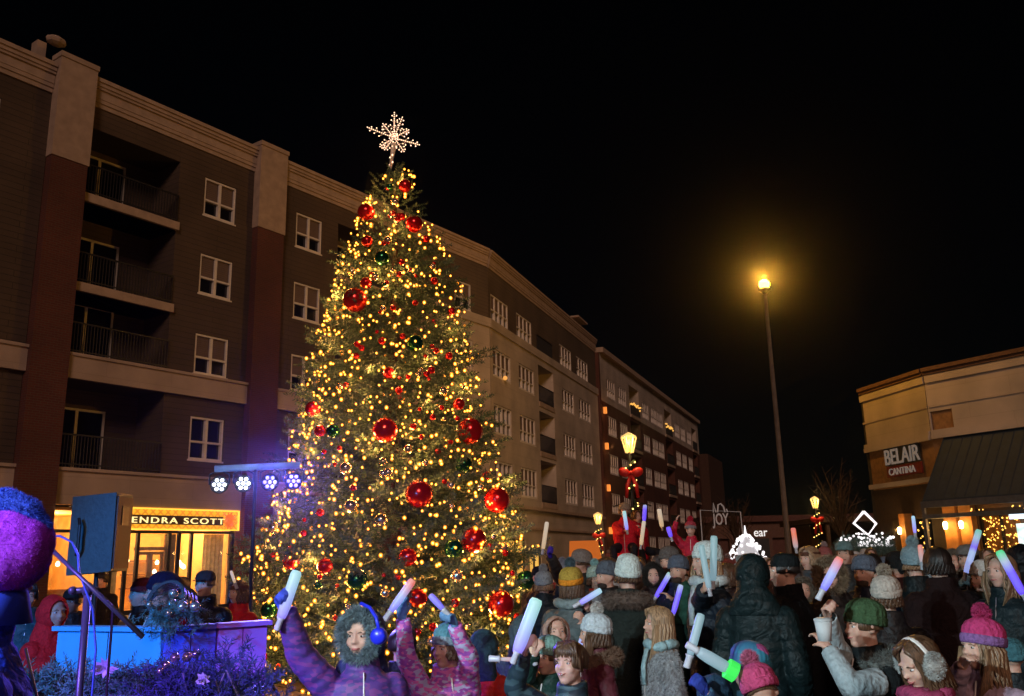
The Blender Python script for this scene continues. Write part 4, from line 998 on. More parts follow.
        q = MB(); q.M = HM @ M.Translation((0, .065, .0)) @ M.Rotation(R(-10), 4, 'X')
        q.lathe([(.39, .05), (.425, .055), (.445, .1), (.45, .19), (.44, .26), (.41, .265)], 80, sy=1.17, mod=lambda j, n_, z: .014 * math.cos(j * 2 * PI / n_ * 20))
        headobj('brim', q, cloth('hat_%s' % str(hat.get('brim', col)), hat.get('brim', col), .9, 70, .5) if not hasattr(hat.get('brim', col), 'name') else hat.get('brim', col), ho)
        if hat.get('pom'):
            q = MB(); q.M = HM; q.ball((0, .13, .77 + fl), .15, 12, 8); pc = hat['pom']; pm_ = mat('pom_%s' % str(pc), pc, .95, .35, 30); me_ = q.mesh('pompom', pm_, True); po = link('pompom', me_, ho); fuzzy(me_, 3500, .02, pm_, 'wool', po, .0)
    if cap:
        q = MB(); q.M = HM @ M.Translation((0, .06, 0)); q.lathe([(.375, .14), (.385, .25), (.34, .42), (.22, .52), (0, .55)], 32, sy=1.16); ho = headobj('hat', q, cloth('cap_%s' % str(cap), cap))
        q = MB(); q.M = HM; vs = []; 
        q.ball((0, -.5, .17), (.26, .22, .025), 16, 6); headobj('peak', q, cloth('cap_%s' % str(cap), cap), ho)
    if headband:
        q = MB(); q.M = HM @ M.Translation((0, .065, 0)); q.lathe([(.37, .12), (.40, .15), (.40, .27), (.375, .3)], 40, sy=1.16); headobj('headband', q, cloth('hb', headband))
    if hood is not None:
        hc2 = hood.get('col', coat); hm = cm if hc2 is coat else cloth('hood_%s' % str(hc2), hc2)
        q = MB(); q.M = HM; nu, nv = 36, 18; g_ = {}; vs = []; fs = []
        op_ = hood.get('open', 48)
        for inner in (0, 1):
            for j in range(nv + 1):
                al = R(op_) + (PI - R(op_)) * j / nv   # angle from the face direction (-y)
                for i in range(nu):
                    b = 2 * PI * i / nu; k_ = (1.0 if not inner else .9) * (1 + .02 * math.sin(b * 5 + j))
                    x = .46 * math.sin(al) * math.cos(b) * k_; z = .02 + .56 * math.sin(al) * math.sin(b) * k_ * (1 if math.sin(b) > 0 else 1.05); y = .07 - .50 * math.cos(al) * k_
                    vs.append((x, y, z))
        for inner in (0, 1):
            o_ = inner * (nv + 1) * nu
            for j in range(nv):
                for i in range(nu): fs.append((o_ + j * nu + i, o_ + j * nu + (i + 1) % nu, o_ + (j + 1) * nu + (i + 1) % nu, o_ + (j + 1) * nu + i))
        o_ = (nv + 1) * nu
        for i in range(nu): fs.append((i, (i + 1) % nu, o_ + (i + 1) % nu, o_ + i))
        vs = [tuple(V(v) * (1 + .05 * noise.noise(V(v) * 3.1 + V((px * .1, d, 0))) + .02 * noise.noise(V(v) * 9))) for v in vs]
        q.add(vs, fs); ho = headobj('hood', q, hm)
        q = MB(); c0 = HM @ V((0, .14, -.02)); q.tube([c0, c0.lerp(V((0, .03 * H, zs + .03 * H)), .5), V((0, .035 * H, zs + .03 * H)), V((0, .03 * H, zs - .01 * H))], [(.40 * hh, .36 * hh), (.42 * hh, .38 * hh), (.085 * H * r, .06 * H * r), (.10 * H * r, .055 * H * r)], 24, ref=(1, 0, 0))
        link('hood_back', remesh(q, max(.009, vox), hm, 3, 'hood_back', fold=.02), ho)
        if hood.get('fur'):
            fc = hood['fur']; fm = mat('fur_%s' % str(fc), fc, .95, .45, 30); q = MB(); q.M = HM
            al = R(op_ + 3); q.tube([(.47 * math.sin(al) * math.cos(b), .07 - .5 * math.cos(al) - .02, .02 + .57 * math.sin(al) * math.sin(b)) for b in [2 * PI * i / 28 for i in range(29)]], hood.get('w', .085), 8)
            me_ = q.mesh('fur_trim', fm, True); fo = link('fur_trim', me_, ho); fuzzy(me_, 9000, hood.get('fl', .028), fm, 'fur', fo, .05)
    if muffs:
        q = MB(); q.M = HM
        for s1 in (-1, 1): q.ball((s1 * .43, -.0, -.02), (.11, .25, .26), 16, 10)
        mm = mat('muff_%s' % str(muffs), muffs, .9, .3, 30); me_ = q.mesh('earmuffs', mm, True); mo = link('earmuffs', me_, t); fuzzy(me_, 5000, .012, mm, 'plush', mo, 0)
        q = MB(); q.M = HM; q.tube([(.42 * math.cos(a), .0, .04 + .52 * math.sin(a)) for a in [PI * i / 12 for i in range(13)]], [(.05, .02)] * 13, 6, ref=(0, 1, 0)); obj('band', q, whitef if muffs[0] > .2 else mat('muff_band', muffs), mo)
    return t, HAND, inv, H

def stick(a, b, kind, label, r=.029, group='light sticks held up by the crowd', grip=True):
    """foam LED stick from pixel/depth a (hand end) to b (tip)"""
    A = at(*a); B = at(*b); L = (B - A).length; d = (B - A).normalized()
    q_ = d.to_track_quat('Z', 'Y'); t = thing('light_stick', label, 'light stick', A, 0, group); t.rotation_mode = 'QUATERNION'; t.rotation_quaternion = q_
    s = L / .36; r = r * .86
    q = MB(); q.lathe([(0, .002), (r * .75, .002), (r * .9, .02), (r, .05), (r, L - .015), (r * .8, L), (0, L + .003)], 16)
    me = q.mesh('foam_tube', STK[kind], True); o = link('foam_tube', me, t)
    if grip:
        q = MB(); q.lathe([(0, -.055), (.013, -.055), (.016, -.05), (.014, -.01), (.02, 0), (0, .001)], 12); obj('grip', q, mat('stick_grip', (.5, .5, .55), .3), t, True)
    return t
W_ = (.62, .74, .95)
STK = dict(
    wg=stick_mat('stick_white_green', [(0, (.28, .2, .95)), (.2, (.30, .36, .85)), (.45, (.34, .60, .74)), (.7, (.32, .68, .62)), (.86, (.03, .55, .22)), (1, (.02, .5, .2))], .95),
    wr=stick_mat('stick_white_red', [(0, (.14, .12, .95)), (.25, (.35, .42, .85)), (.48, (.8, .14, .08)), (.62, (.7, .5, .45)), (.85, (.55, .62, .6)), (1, (.04, .5, .2))], .9),
    bg=stick_mat('stick_blue_green', [(0, (.10, .03, .9)), (.4, (.12, .06, .9)), (.6, (.35, .45, .6)), (.76, (.02, .6, .2)), (1, (.02, .6, .2))], 1.0),
    w=stick_mat('stick_white', [(0, (.26, .46, .56)), (1, (.24, .50, .50))], .6),
    ww=stick_mat('stick_warm_white', [(0, (.62, .42, .22)), (1, (.62, .55, .46))], .8),
    b=stick_mat('stick_blue', [(0, (.14, .10, .9)), (1, (.16, .10, .8))], .8),
    pk=stick_mat('stick_pink', [(0, (.4, .35, .38)), (.4, (.85, .16, .05)), (.8, (.7, .15, .2)), (1, (.7, .3, .3))], .8),
    wv=stick_mat('stick_white_violet', [(0, (.3, .36, .8)), (.45, (.32, .45, .75)), (.55, (.14, .06, .85)), (.75, (.3, .45, .6)), (1, (.03, .5, .25))], .9))
BR = dict(col=(.10, .05, .025)); BK = dict(col=(.02, .013, .01)); BL = dict(col=(.36, .22, .12)); GB = dict(col=(.26, .15, .08))
def hr(base, ln=0, front=False): return dict(base, len=ln, front=front)
def patt(name, c1, c2, c3, scale):
    mt, nt, b = nmat(name); tc = N(nt, 'ShaderNodeTexCoord'); no = N(nt, 'ShaderNodeTexVoronoi'); no.inputs['Scale'].default_value = scale
    mp = N(nt, 'ShaderNodeMapping'); mp.inputs['Scale'].default_value = (.8, .8, 1.6)
    cr = N(nt, 'ShaderNodeValToRGB'); cr.color_ramp.interpolation = 'CONSTANT'; e = cr.color_ramp.elements; e.new(.6); e[0].color = (*c1, 1); e[1].position = .4; e[1].color = (*c2, 1); e[2].position = .7; e[2].color = (*c3, 1)
    sp = N(nt, 'ShaderNodeSeparateColor')
    nt.links.new(tc.outputs['Object'], mp.inputs[0]); nt.links.new(mp.outputs[0], no.inputs[0]); nt.links.new(no.outputs['Color'], sp.inputs[0]); nt.links.new(sp.outputs[0], cr.inputs[0]); nt.links.new(cr.outputs[0], b.inputs['Base Color']); b.inputs['Roughness'].default_value = .6
    return mt
p_purple = patt('quilt_purple', (.11, .04, .24), (.20, .05, .24), (.07, .04, .20), 48)
p_pink = patt('snow_jacket_pattern', (.70, .16, .50), (.50, .48, .72), (.36, .08, .46), 52)
p_camo = patt('dark_teal_camo', (.015, .035, .045), (.04, .08, .09), (.012, .02, .028), 26)
p_blueq = patt('blue_pattern_jacket', (.02, .05, .11), (.05, .11, .18), (.015, .025, .05), 30)

# ---- near left children
p = person(364, 604, 4.35, 12, 'child in purple jacket and fluffy grey hood with blue ear defenders, arm raised left', p_purple, 'puffer', hood=dict(col=(.03, .035, .12), fur=(.16, .22, .24), w=.1, fl=.03, open=50), hair=hr(BR), yaw=-30,
       Rr=(287, 613, 4.15), Rgrip=(300, 570, 4.15), gloves=(.05, .08, .5), kid=True, vox=.006, fatness=1.12)
stick((281, 618, 4.1), (297, 571, 4.1), 'wg', 'glowing white stick with green tip raised by the child with blue ear defenders')
# ear defenders
t0, hand0, inv0, H0 = p
ed = thing('ear_defenders', 'bright blue ear defenders worn over the dark hood of the child in purple', 'ear defenders', t0.location, t0.rotation_euler.z)
q = MB(); cc = inv0 @ at(379, 636, 4.17); q.M = M.Translation(cc) @ M.Rotation(R(-20), 4, 'Z') @ M.Rotation(PI / 2, 4, 'X'); q.lathe([(0, .03), (.026, .03), (.036, .02), (.038, -.005), (.034, -.02), (0, -.02)], 20)
bluep = mat('blue_plastic', (.02, .03, .65), .3, .1, 5, bump=0); cu_ = obj('ear_cup', q, bluep, ed, True)
q = MB(); q.tube([cc + V((.0, .0, .03)), cc + V((-.012, .03, .08)), cc + V((-.04, .06, .122)), cc + V((-.08, .09, .14))], .009, 6); obj('headband', q, bluep, ed, True)
p = person(447, 622, 4.9, 22, 'girl in pink and lilac patterned snow jacket with teal knit hat, both arms raised', p_pink, 'puffer', hat=dict(col=(.10, .25, .30), brim=(.25, .35, .42)), hair=hr(BR, .3), yaw=-60,
       Rr=(400, 611, 4.75), Rgrip=(413, 578, 4.7), L=(452, 612, 4.7), Lgrip=(433, 596, 4.7), gloves=(.12, .25, .45), kid=True, vox=.006, smile=True)
stick((391, 611, 4.66), (413, 580, 4.66), 'wr', 'white and red stick with green tip held by the girl in the pink patterned jacket', .024)
stick((443, 609, 4.68), (430, 595, 4.68), 'b', 'short violet blue stick over the head of the girl in the pink patterned jacket', .02)
person(402, 628, 5.4, 160, 'dark clothed figure seen from behind between the two children with raised sticks', (.012, .014, .016), hair=hr(BK), kid=True, build_face=False)
person(484, 625, 5.6, 150, 'child in bright red jacket with dark teal hood seen from behind beside the patterned jacket', (.55, .03, .02), 'puffer', hood=dict(col=(.03, .07, .085)), kid=True, build_face=False)
# ---- foreground boy and neighbours
person(570, 641, 4.4, -25, 'brown haired boy in dark teal camouflage jacket raising a thick white stick, mouth open', p_camo, 'puffer', hair=hr(BR), Rr=(524, 655, 4.3), Rgrip=(538, 600, 4.25), kid=True, vox=.006, smile=True, yaw=-10, pitch=8)
stick((517, 652, 4.22), (537, 599, 4.22), 'wg', 'thick white stick with green edge raised by the brown haired boy', .034)
stick((500, 659, 4.5), (514, 659.5, 4.5), 'pk', 'short orange and pink stick lying level left of the boy in camouflage', .012)
person(548, 634, 5.2, -40, 'small child in green knit cap and green jacket right behind the thick white stick', (.02, .06, .045), hat=dict(col=(.18, .32, .28)), hair=hr(BR), Rr=(534, 655, 5.0), Rgrip=(526, 628, 5.0), kid=True)
stick((533, 655, 5.0), (525, 624, 5.0), 'ww', 'slim cream stick held by the small child in the green cap', .016)
person(556, 612, 5.9, 5, 'laughing child in pale bear hood behind the small child in the green cap', (.35, .2, .15), 'plain', hood=dict(col=(.45, .28, .22)), hair=hr(BR), kid=True, smile=True, pitch=12)
person(522, 612, 6.1, 170, 'child in slate grey hood seen from behind at the edge of the tree', (.05, .08, .09), 'plain', hood=dict(col=(.06, .09, .10)), kid=True, build_face=False)
person(571, 566, 6.8, 160, 'person in yellow and teal knit hat with an orange rolled brim and a grey scarf', (.10, .12, .12), hat=dict(col=(.45, .3, .05), brim=(.75, .26, .02), pom=(.08, .12, .14)), hair=hr(BR, .5), Rr=(586, 622, 6.4), Rgrip=(581, 655, 6.3), scarf=(.2, .25, .25), long=True)
stick((578, 655, 5.9), (588, 620, 5.9), 'wr', 'white and red stick held low beneath the orange brimmed hat', .024)
person(595, 565, 9., 5, 'smiling person in mint bobble hat and bright red jacket behind the orange brimmed hat', (.6, .03, .015), hat=dict(col=(.40, .55, .48), pom=(.35, .6, .6)), hair=hr(BR, .3), smile=True)
person(580, 549, 9.2, -70, 'person in mottled grey knit hat looking left above the orange brimmed hat', (.05, .045, .04), hat=dict(col=(.25, .22, .2)), hair=hr(BR), Rr=(547, 552, 9.0), Rgrip=(546, 530, 9.0), gloves=(.05, .03, .5))
stick((543, 549, 8.95), (547, 522, 8.95), 'ww', 'cream stick held high in a blue glove in front of the pale facade', .024)
person(552, 562, 10.5, 20, 'person in black beanie with red lit face near the right edge of the tree', (.03, .01, .01), hat=dict(col=(.015, .015, .02)), scarf=(.5, .05, .02))
person(538, 566, 11.2, -20, 'dark capped figure farthest left of the crowd right of the tree', (.02, .012, .012), hat=dict(col=(.02, .02, .02)))
person(626, 557, 6.6, 165, 'woman in chunky white beanie and dark parka with brown fur collar, seen from behind', (.025, .035, .03), 'plain', hat=dict(col=(.62, .70, .66), slouch=1), hair=hr(BR, .2), furcollar=True, furcol=(.13, .09, .07), build_face=True, yaw=30, long=True)
person(606, 560, 7.8, -60, 'bearded man in grey blue knit cap looking left behind the white beanie', (.03, .03, .035), hat=dict(col=(.10, .12, .15)), beard=(.03, .02, .015), Lgrip=None)
person(592, 590, 6.9, -120, 'person in dark coat with grey fur hood, low in front of the red jacket', (.02, .03, .045), 'puffer', hat=dict(col=(.16, .16, .17)), furcollar=True, furcol=(.2, .19, .17), Rr=(586, 606, 6.6), Rgrip=(600, 590, 6.6))
stick((580, 603, 6.5), (601, 590, 6.5), 'wg', 'white stick tilted right, glowing orange at its end, under the mint bobble hat', .024)
person(594, 612, 5.8, -75, 'child in white bobble beanie and maroon jacket looking left', (.10, .02, .03), 'puffer', hat=dict(col=(.55, .62, .66), pom=(.6, .58, .55)), hair=hr(BR, .4, True), kid=True, furcollar=True, furcol=(.2, .12, .08), yaw=-15)
person(658, 606, 5.9, -80, 'long haired girl in fluffy pale grey fleece jacket looking left', (.40, .42, .44), 'plain', hair=hr(BL, 1.0, True), kid=True, fluffy=True, vox=.0065, scarf=(.3, .45, .48))
person(652, 560, 8.2, -5, 'smiling woman in dark brown hood with a broad grin', (.03, .012, .012), hood=dict(col=(.035, .025, .025), fur=(.03, .025, .02), w=.05), hair=hr(BK, .3), smile=True)
stick((656, 597, 8.0), (670, 573, 8.0), 'bg', 'violet stick with green end in front of the smiling hooded woman', .026)
person(668, 546, 8.6, -20, 'bearded man in taupe beanie with face turned left', (.02, .016, .016), hat=dict(col=(.13, .11, .10)), beard=(.05, .03, .02), yaw=-20)
person(687, 578, 7., 175, 'person in dark green hooded coat seen from behind beside the woman in the pale cap', (.015, .05, .035), 'plain', hood=dict(col=(.02, .07, .045)), build_face=False, long=True)
stick((673, 614, 6.6), (681, 585, 6.6), 'bg', 'violet stick with green end in front of the dark green hooded coat', .023)
person(705, 541, 6.7, -75, 'woman in ribbed white beanie and navy puffer coat looking left with a raised white stick', (.02, .03, .045), 'puffer', hat=dict(col=(.62, .70, .68)), hair=hr(BL, .6, True), scarf=(.5, .55, .55), Rr=(704, 590, 6.3), Rgrip=(710, 535, 6.3), vox=.0075, long=True)
stick((713, 581, 6.2), (714, 536, 6.2), 'w', 'upright long pale stick held by the woman in the ribbed white beanie', .028)
stick((709, 588, 6.1), (701, 545, 6.1), 'w', 'leaning pale stick crossing the upright one before the ribbed white beanie', .024)
person(727, 563, 7.6, -70, 'brown haired person between the ribbed white beanie and the black quilted hood', (.04, .02, .02), hair=hr(BR, .4), headband=(.12, .05, .03))
person(752, 550, 5.5, 150, 'tall person in black quilted coat with hood up, seen from behind', (.012, .026, .028), 'puffer', hood=dict(), build_face=True, long=True, fatness=1.04, vox=.0075, yaw=-30)
person(783, 549, 6.0, -110, 'man in black cap and wide black coat with face turned left', (.008, .008, .01), 'plain', cap=(.01, .016, .018), hair=hr(BK), fatness=1.3, long=True, vox=.0075, yaw=15)
# ---- bottom centre
person(747, 640, 4.2, -150, 'child in teal and pink striped knit hat in front of the black coats', (.03, .07, .10), 'puffer', hat=dict(col=patt('teal_pink_knit', (.03, .2, .3), (.04, .16, .28), (.4, .08, .25), 12)), hair=hr(BR), kid=True, pitch=-5)
person(760, 662, 3.9, 165, 'child in pink bobble hat seen from behind at the bottom edge of the crowd', (.12, .2, .26), 'puffer', hat=dict(col=(.50, .06, .16), pom=(.5, .12, .22)), hair=hr(BR), kid=True, build_face=False, pitch=-25, roll=18, vox=.0065)
person(712, 668, 4.3, -150, 'child in dark blue patterned jacket with a raised bent arm at the bottom', p_blueq, 'puffer', hood=dict(col=(.02, .05, .09)), Rr=(687, 661, 4.0), Rgrip=(697, 620, 4.0), gloves=(.03, .05, .3), kid=True, build_face=False)
stick((690, 655, 3.95), (701, 614, 3.95), 'w', 'pale stick raised from the blue patterned sleeve at the bottom', .022)
tb = stick((698, 651, 3.9), (727, 668, 3.9), 'w', 'thick pale stick lying across with a bright green collar beside the teal and pink hat', .03)
q = MB(); q.lathe([(.031, .13), (.042, .135), (.042, .175), (.031, .18)], 14); obj('green_collar', q, emat('green_glow', (.05, .8, .1), .8), tb)
# ---- right foreground
person(828, 556, 6.4, -20, 'woman wrapped in a dark hood with wide brown fur trim raising a red lit stick', (.03, .022, .02), 'puffer', hood=dict(col=(.03, .02, .018), fur=(.22, .15, .09), w=.11, fl=.035, open=56), hair=hr(BK, .3), glasses=True)
person(861, 598, 4.7, -78, 'boy in olive green beanie and black jacket with pale sleeves holding a white cup', (.014, .02, .022), 'plain', hat=dict(col=(.05, .10, .045)), hair=hr(BR), kid=True, Rr=(818, 596, 4.5), Rgrip=(836, 560, 4.5), L=(829, 650, 4.6), panels=(.36, .42, .44), vox=.006, furcollar=True, furcol=(.12, .13, .12))
stick((823, 590, 4.45), (840, 558, 4.45), 'wr', 'white and orange stick raised by the boy in the olive green beanie', .024)
cc = at(825, 641, 4.3); cp = thing('paper_cup', 'crumpled white cup held up by the boy in the olive green beanie', 'cup', cc)
q = MB(); q.lathe([(0, 0), (.03, 0), (.04, .09), (.038, .09), (.028, .01)], 16); cpo = obj('cup', q, mat('white_paper', (.6, .62, .62), .6), cp, True); q = MB(); q.lathe([(.042, .088), (.042, .098), (.03, .104), (0, .105)], 16); obj('lid', q, mat('cup_lid', (.5, .52, .52), .4), cp, True)
person(884, 574, 5.4, 160, 'woman in cream speckled bobble hat seen from behind over the olive green beanie', (.025, .02, .02), hat=dict(col=(.50, .44, .38), pom=(.42, .34, .26)), hair=hr(BR, .3), build_face=False)
person(917, 636, 3.9, -72, 'brown haired girl in fluffy grey earmuffs and maroon jacket looking down left', (.14, .015, .04), 'puffer', hair=hr(BR, .7), muffs=(.42, .42, .4), kid=True, pitch=-22, vox=.006, scarf=(.3, .04, .1))
person(978, 617, 4.3, -62, 'girl in pink and lilac bobble hat and pale pink jacket, hand at her cheek', (.42, .3, .38), 'puffer', hat=dict(col=(.55, .05, .18), brim=(.25, .12, .32), pom=(.5, .04, .15)), hair=hr(GB, .9, True), kid=True, yaw=-15, Rr=(962, 668, 4.1), vox=.006, L='fold')
person(912, 545, 6.8, 165, 'person in grey blue hat with black earmuffs and dark coat, back turned', (.012, .018, .02), hat=dict(col=(.22, .32, .36), pom=(.3, .4, .42)), muffs=(.015, .015, .015), hair=hr(GB, .2), long=True, build_face=False)
person(936, 547, 6.2, 172, 'tall person in very dark maroon coat, bare dark hair, back turned', (.022, .008, .008), 'plain', hair=hr(BK, .3), long=True, fatness=1.2, build_face=False)
person(966, 541, 7.4, -45, 'man in grey flat cap and dark scarf behind a tall white stick', (.03, .015, .012), 'plain', cap=(.14, .13, .12), hair=hr(BK), Rr=(965, 578, 6.8), Rgrip=(975, 535, 6.8), gloves=(.15, .2, .2))
stick((966, 573, 6.7), (979, 530, 6.7), 'wv', 'tall white and violet stick with green tip at right held by the flat capped man', .026)
person(999, 553, 5.9, -60, 'curly blond woman in dark coat near the right edge', (.015, .03, .035), 'puffer', hair=hr(GB, .8, True), yaw=-5, long=True)
stick((1023, 594, 5.6), (999, 551, 5.6), 'bg', 'violet stick with green tip leaning left before the curly blond woman', .029)
person(1018, 541, 6.6, 175, 'black hooded figure cut by the right edge of the photo', (.01, .01, .012), hood=dict(), build_face=False, long=True)
person(1008, 636, 5.2, 170, 'child in teal knit hat half hidden behind the pink bobble hat', (.02, .03, .035), hat=dict(col=(.05, .15, .18)), kid=True, build_face=False)
person(895, 551, 7.8, 175, 'person in black beanie and wine coat left of the grey blue hat', (.06, .01, .02), hat=dict(col=(.02, .02, .02)), build_face=False)
person(870, 553, 7.6, 170, 'dark haired person in charcoal coat between the fur trimmed hood and the black beanie', (.02, .018, .018), hair=hr(BK, .2), build_face=False)
person(843, 538, 8.8, -30, 'man in teal grey cap behind the fur trimmed hood', (.03, .03, .03), cap=(.12, .2, .2), hair=hr(BR))
person(809, 546, 8.6, -60, 'pale haired person right of the man in the black cap', (.05, .06, .07), hair=hr(BL, .3), headband=(.3, .35, .36))
for x, y, dd_, k_, lb in ((918, 533, 9, 'wg', 'small stick with green end above the grey blue hat'), (925, 562, 6.4, 'pk', 'short stick with orange end beside the tall dark maroon coat')):
    stick((x - 3, y, dd_), (x - 5, y - 17, dd_), k_, lb, .02)
# ---- riders and raised figures further back
person(688, 560, 10.5, -40, 'man in royal blue hat carrying a child on his shoulders', (.03, .03, .05), hat=dict(col=(.01, .08, .35)), hair=hr(BR), H=1.72)
person(690, 520, 10.4, -20, 'child in red bobble hat riding on the shoulders of the blue hatted man', (.5, .02, .05), 'puffer', hat=dict(col=(.4, .05, .07), brim=(.25, .2, .2), pom=(.6, .02, .05)), kid=True, H=1.02, ride=True, Rr='up')
stick((671, 537, 10.2), (668, 527, 10.2), 'bg', 'tiny green glowing stick left of the child riding on shoulders', .03)
person(620, 548, 12.2, -20, 'dark clothed man carrying a child in a red coat on his shoulders', (.02, .012, .012), hat=dict(col=(.02, .02, .025)), H=1.75)
person(624, 502, 12.0, -15, 'child in bright red coat and pale fur hat sitting high on shoulders under the lantern', (.62, .015, .03), 'plain', hat=dict(col=(.35, .28, .2)), hair=hr(GB, .2), kid=True, H=1.15, ride=True, Rr=(626, 532, 11.6), L=(640, 528, 11.7), fatness=1.35, long=True)
person(636, 510, 12.4, 30, 'second child in crimson coat sitting high beside the one in bright red', (.5, .01, .03), 'plain', hair=hr(BR, .2), kid=True, H=1.12, ride=True, fatness=1.3, long=True)
person(638, 549, 12.6, 10, 'dark clothed man carrying the child in the crimson coat', (.02, .012, .012), hair=hr(BK), H=1.75)
stick((627, 530, 11.5), (624, 511, 11.5), 'wg', 'white stick with green tip held before the bright red coat', .028)
stick((644, 521, 11.6), (645, 505, 11.6), 'bg', 'violet stick with green tip right of the crimson coat', .03)
stick((641, 545, 11.5), (644, 521, 11.5), 'ww', 'long cream stick right of the crimson coat', .028)
stick((796, 548, 9.5), (793, 528, 9.5), 'pk', 'pink and orange stick held up left of the small red lantern post', .03)
stick((662, 527, 14), (659, 509, 14), 'ww', 'distant cream stick above dark heads left of the child riding on shoulders', .04)
# ---- left group beyond the stage rail
person(206, 567, 7.6, -8, 'man in grey cap and black jacket standing beyond the purple rail', (.014, .014, .017), 'puffer', cap=(.05, .045, .045), hair=hr(BR), H=None)
person(239, 580, 8.2, -30, 'person in shiny red jacket and white headband beside the lamp stand pole', (.55, .015, .015), 'puffer', headband=(.7, .68, .66), hair=hr(BR, .5), L='phone')
stick((235, 583, 8.1), (231, 571, 8.1), 'ww', 'thin pale stick above the white headband', .016)
person(163, 572, 6.9, -70, 'child in navy knit hat leaning over the silver ornament wreath', (.12, .3, .36), 'puffer', hat=dict(col=(.015, .012, .05)), kid=True, hair=hr(BR), yaw=-0)
person(143, 578, 8.6, -55, 'child in dark red knit hat and black coat left of the navy hat', (.014, .012, .012), hat=dict(col=(.12, .015, .02)), kid=True)
person(181, 577, 9.4, 170, 'dark haired figure between the navy hat and the man in the cap', (.02, .015, .02), hair=hr(BK), build_face=False)
person(55, 592, 6.6, 62, 'child in hooded bright red coat with white trim reaching over the stage rail', (.60, .012, .015), 'plain', hood=dict(open=42), kid=True, L=(78, 627, 6.2), long=True, yaw=-5, skin='mid')
person(74, 585, 7.4, 0, 'figure in flat black hat behind the child in the red hooded coat', (.02, .016, .016), cap=(.01, .01, .01), hair=hr(BK), H=None, skin='dark')
person(103, 573, 13, 0, 'dark silhouette of a person standing before the bright shop window', (.012, .01, .01), 'plain', hair=hr(BK))
person(29, 583, 7.6, 30, 'dark haired figure in teal jacket left of the red hooded coat', (.02, .07, .09), hair=hr(BK), kid=False)
# the performer at the left edge
person(-14, 532, 2.35, 120, 'performer in bright blue coat under a huge magenta hood, cut by the left edge', (.01, .03, .62), 'plain', hair=hr(BR), scarf=None, build_face=True, fatness=1.1, long=True, group='performers on the stage', vox=.006)
# magenta fur hood of the performer: a thick ruff round the head
hd = thing('fur_hood', 'huge round magenta faux fur hood covering the head of the performer at the left edge', 'hood', at(3, 546, 2.35))
q = MB(); q.ball((0, 0, 0), (.115, .12, .105), 28, 20); q.ball((.025, -.02, -.03), (.105, .1, .085), 24, 16); q.ball((-.05, 0, .03), (.11, .1, .09), 24, 16); q.ball((.06, 0, .01), (.07, .08, .07), 20, 12); fm = mat('magenta_fur', (.30, .02, .55), .9, .25, 14); me_ = remesh(q, .006, fm, 4, 'plush_shell', fold=.02); o = link('plush_shell', me_, hd); fuzzy(me_, 40000, .005, fm, 'fur', o, .1, wd=.0006)
q = MB(); c2 = at(22, 512, 2.35) - V(hd.location); q.tube([c2 + V((-.09, 0, .03)), c2 + V((-.03, -.03, .025)), c2 + V((.03, -.02, .0)), c2 + V((.07, 0, -.045))], [.025, .034, .03, .014], 10)
fm2 = mat('blue_fur', (.02, .05, .45), .9, .3, 14); me_ = q.mesh('trim', fm2, True); o = link('trim', me_, hd); fuzzy(me_, 9000, .010, fm2, 'fur', o, .1, wd=.0007)

q = MB(); c3 = at(-8, 596, 2.35) - V(hd.location); q.tube([c3 + V((0, 0, .05)), c3 + V((0, 0, 0)), c3 + V((0, 0, -.07))], [.07, .085, .1], 16); obj('neck_cover', q, mat('blue_plush', (.01, .03, .5), .9), hd, True)
q = MB(); c3 = at(10, 494, 2.35) - V(hd.location); q.tube([c3 + V((-.012, 0, -.018)), c3 + V((0, 0, 0)), c3 + V((.004, 0, .014))], [.011, .013, .008], 8); obj('bobble', q, emat('stick_tip_glow', (.22, .1, 1), .8), hd, True)  # stands for the glowing tip of a violet light stick
# ---- filler crowd far back: prototypes copied with their parts
def copy_tree(o, parent=None):
    c = o.copy(); COL.objects.link(c); c.parent = parent
    for ch in o.children: copy_tree(ch, c)
    return c
protos = [person(700, 555, 16, 150, 'proto', (.03, .03, .035), hat=dict(col=(.15, .16, .18)), build_face=False, vox=.02, group='people far back in the crowd')[0],
          person(700, 556, 16, 10, 'proto', (.06, .025, .02), hair=hr(BR, .3), vox=.02, group='people far back in the crowd')[0],
          person(700, 554, 16, -70, 'proto', (.02, .035, .05), hat=dict(col=(.3, .1, .1), pom=(.4, .3, .3)), vox=.02, group='people far back in the crowd')[0],
          person(700, 556, 16, 170, 'proto', (.09, .08, .08), hood=dict(), build_face=False, vox=.02, group='people far back in the crowd')[0],
          person(700, 556, 16, -20, 'proto', (.025, .03, .03), hat=dict(col=(.5, .5, .5)), vox=.02, group='people far back in the crowd')[0]]
kinds = ['grey hat', 'brown hair', 'red bobble hat', 'pale hood', 'white beanie']
spots = []
random.seed(77)
mids = [person(700, 558, 8, a_, 'proto', c_, ct_, vox=.012, group='people standing close in the middle of the crowd', **kw)[0] for a_, c_, ct_, kw in (
    (165, (.02, .03, .035), 'puffer', dict(hat=dict(col=(.3, .34, .36), pom=(.4, .42, .42)), hair=hr(GB, .3), build_face=False)),
    (-65, (.05, .015, .02), 'plain', dict(hair=hr(BR, .45, True), scarf=(.35, .3, .28))),
    (-40, (.02, .025, .05), 'puffer', dict(hat=dict(col=(.10, .12, .16)), beard=(.05, .03, .02), L='phone')),
    (-85, (.03, .04, .03), 'plain', dict(hat=dict(col=(.55, .52, .48)), hair=hr(GB, .4), smile=True)),
    (150, (.05, .045, .04), 'plain', dict(hair=hr(GB, .5), furcollar=True, furcol=(.16, .12, .09), build_face=False)),
    (-20, (.015, .015, .02), 'puffer', dict(hood=dict(fur=(.2, .16, .12), w=.06, open=52), smile=True)))]
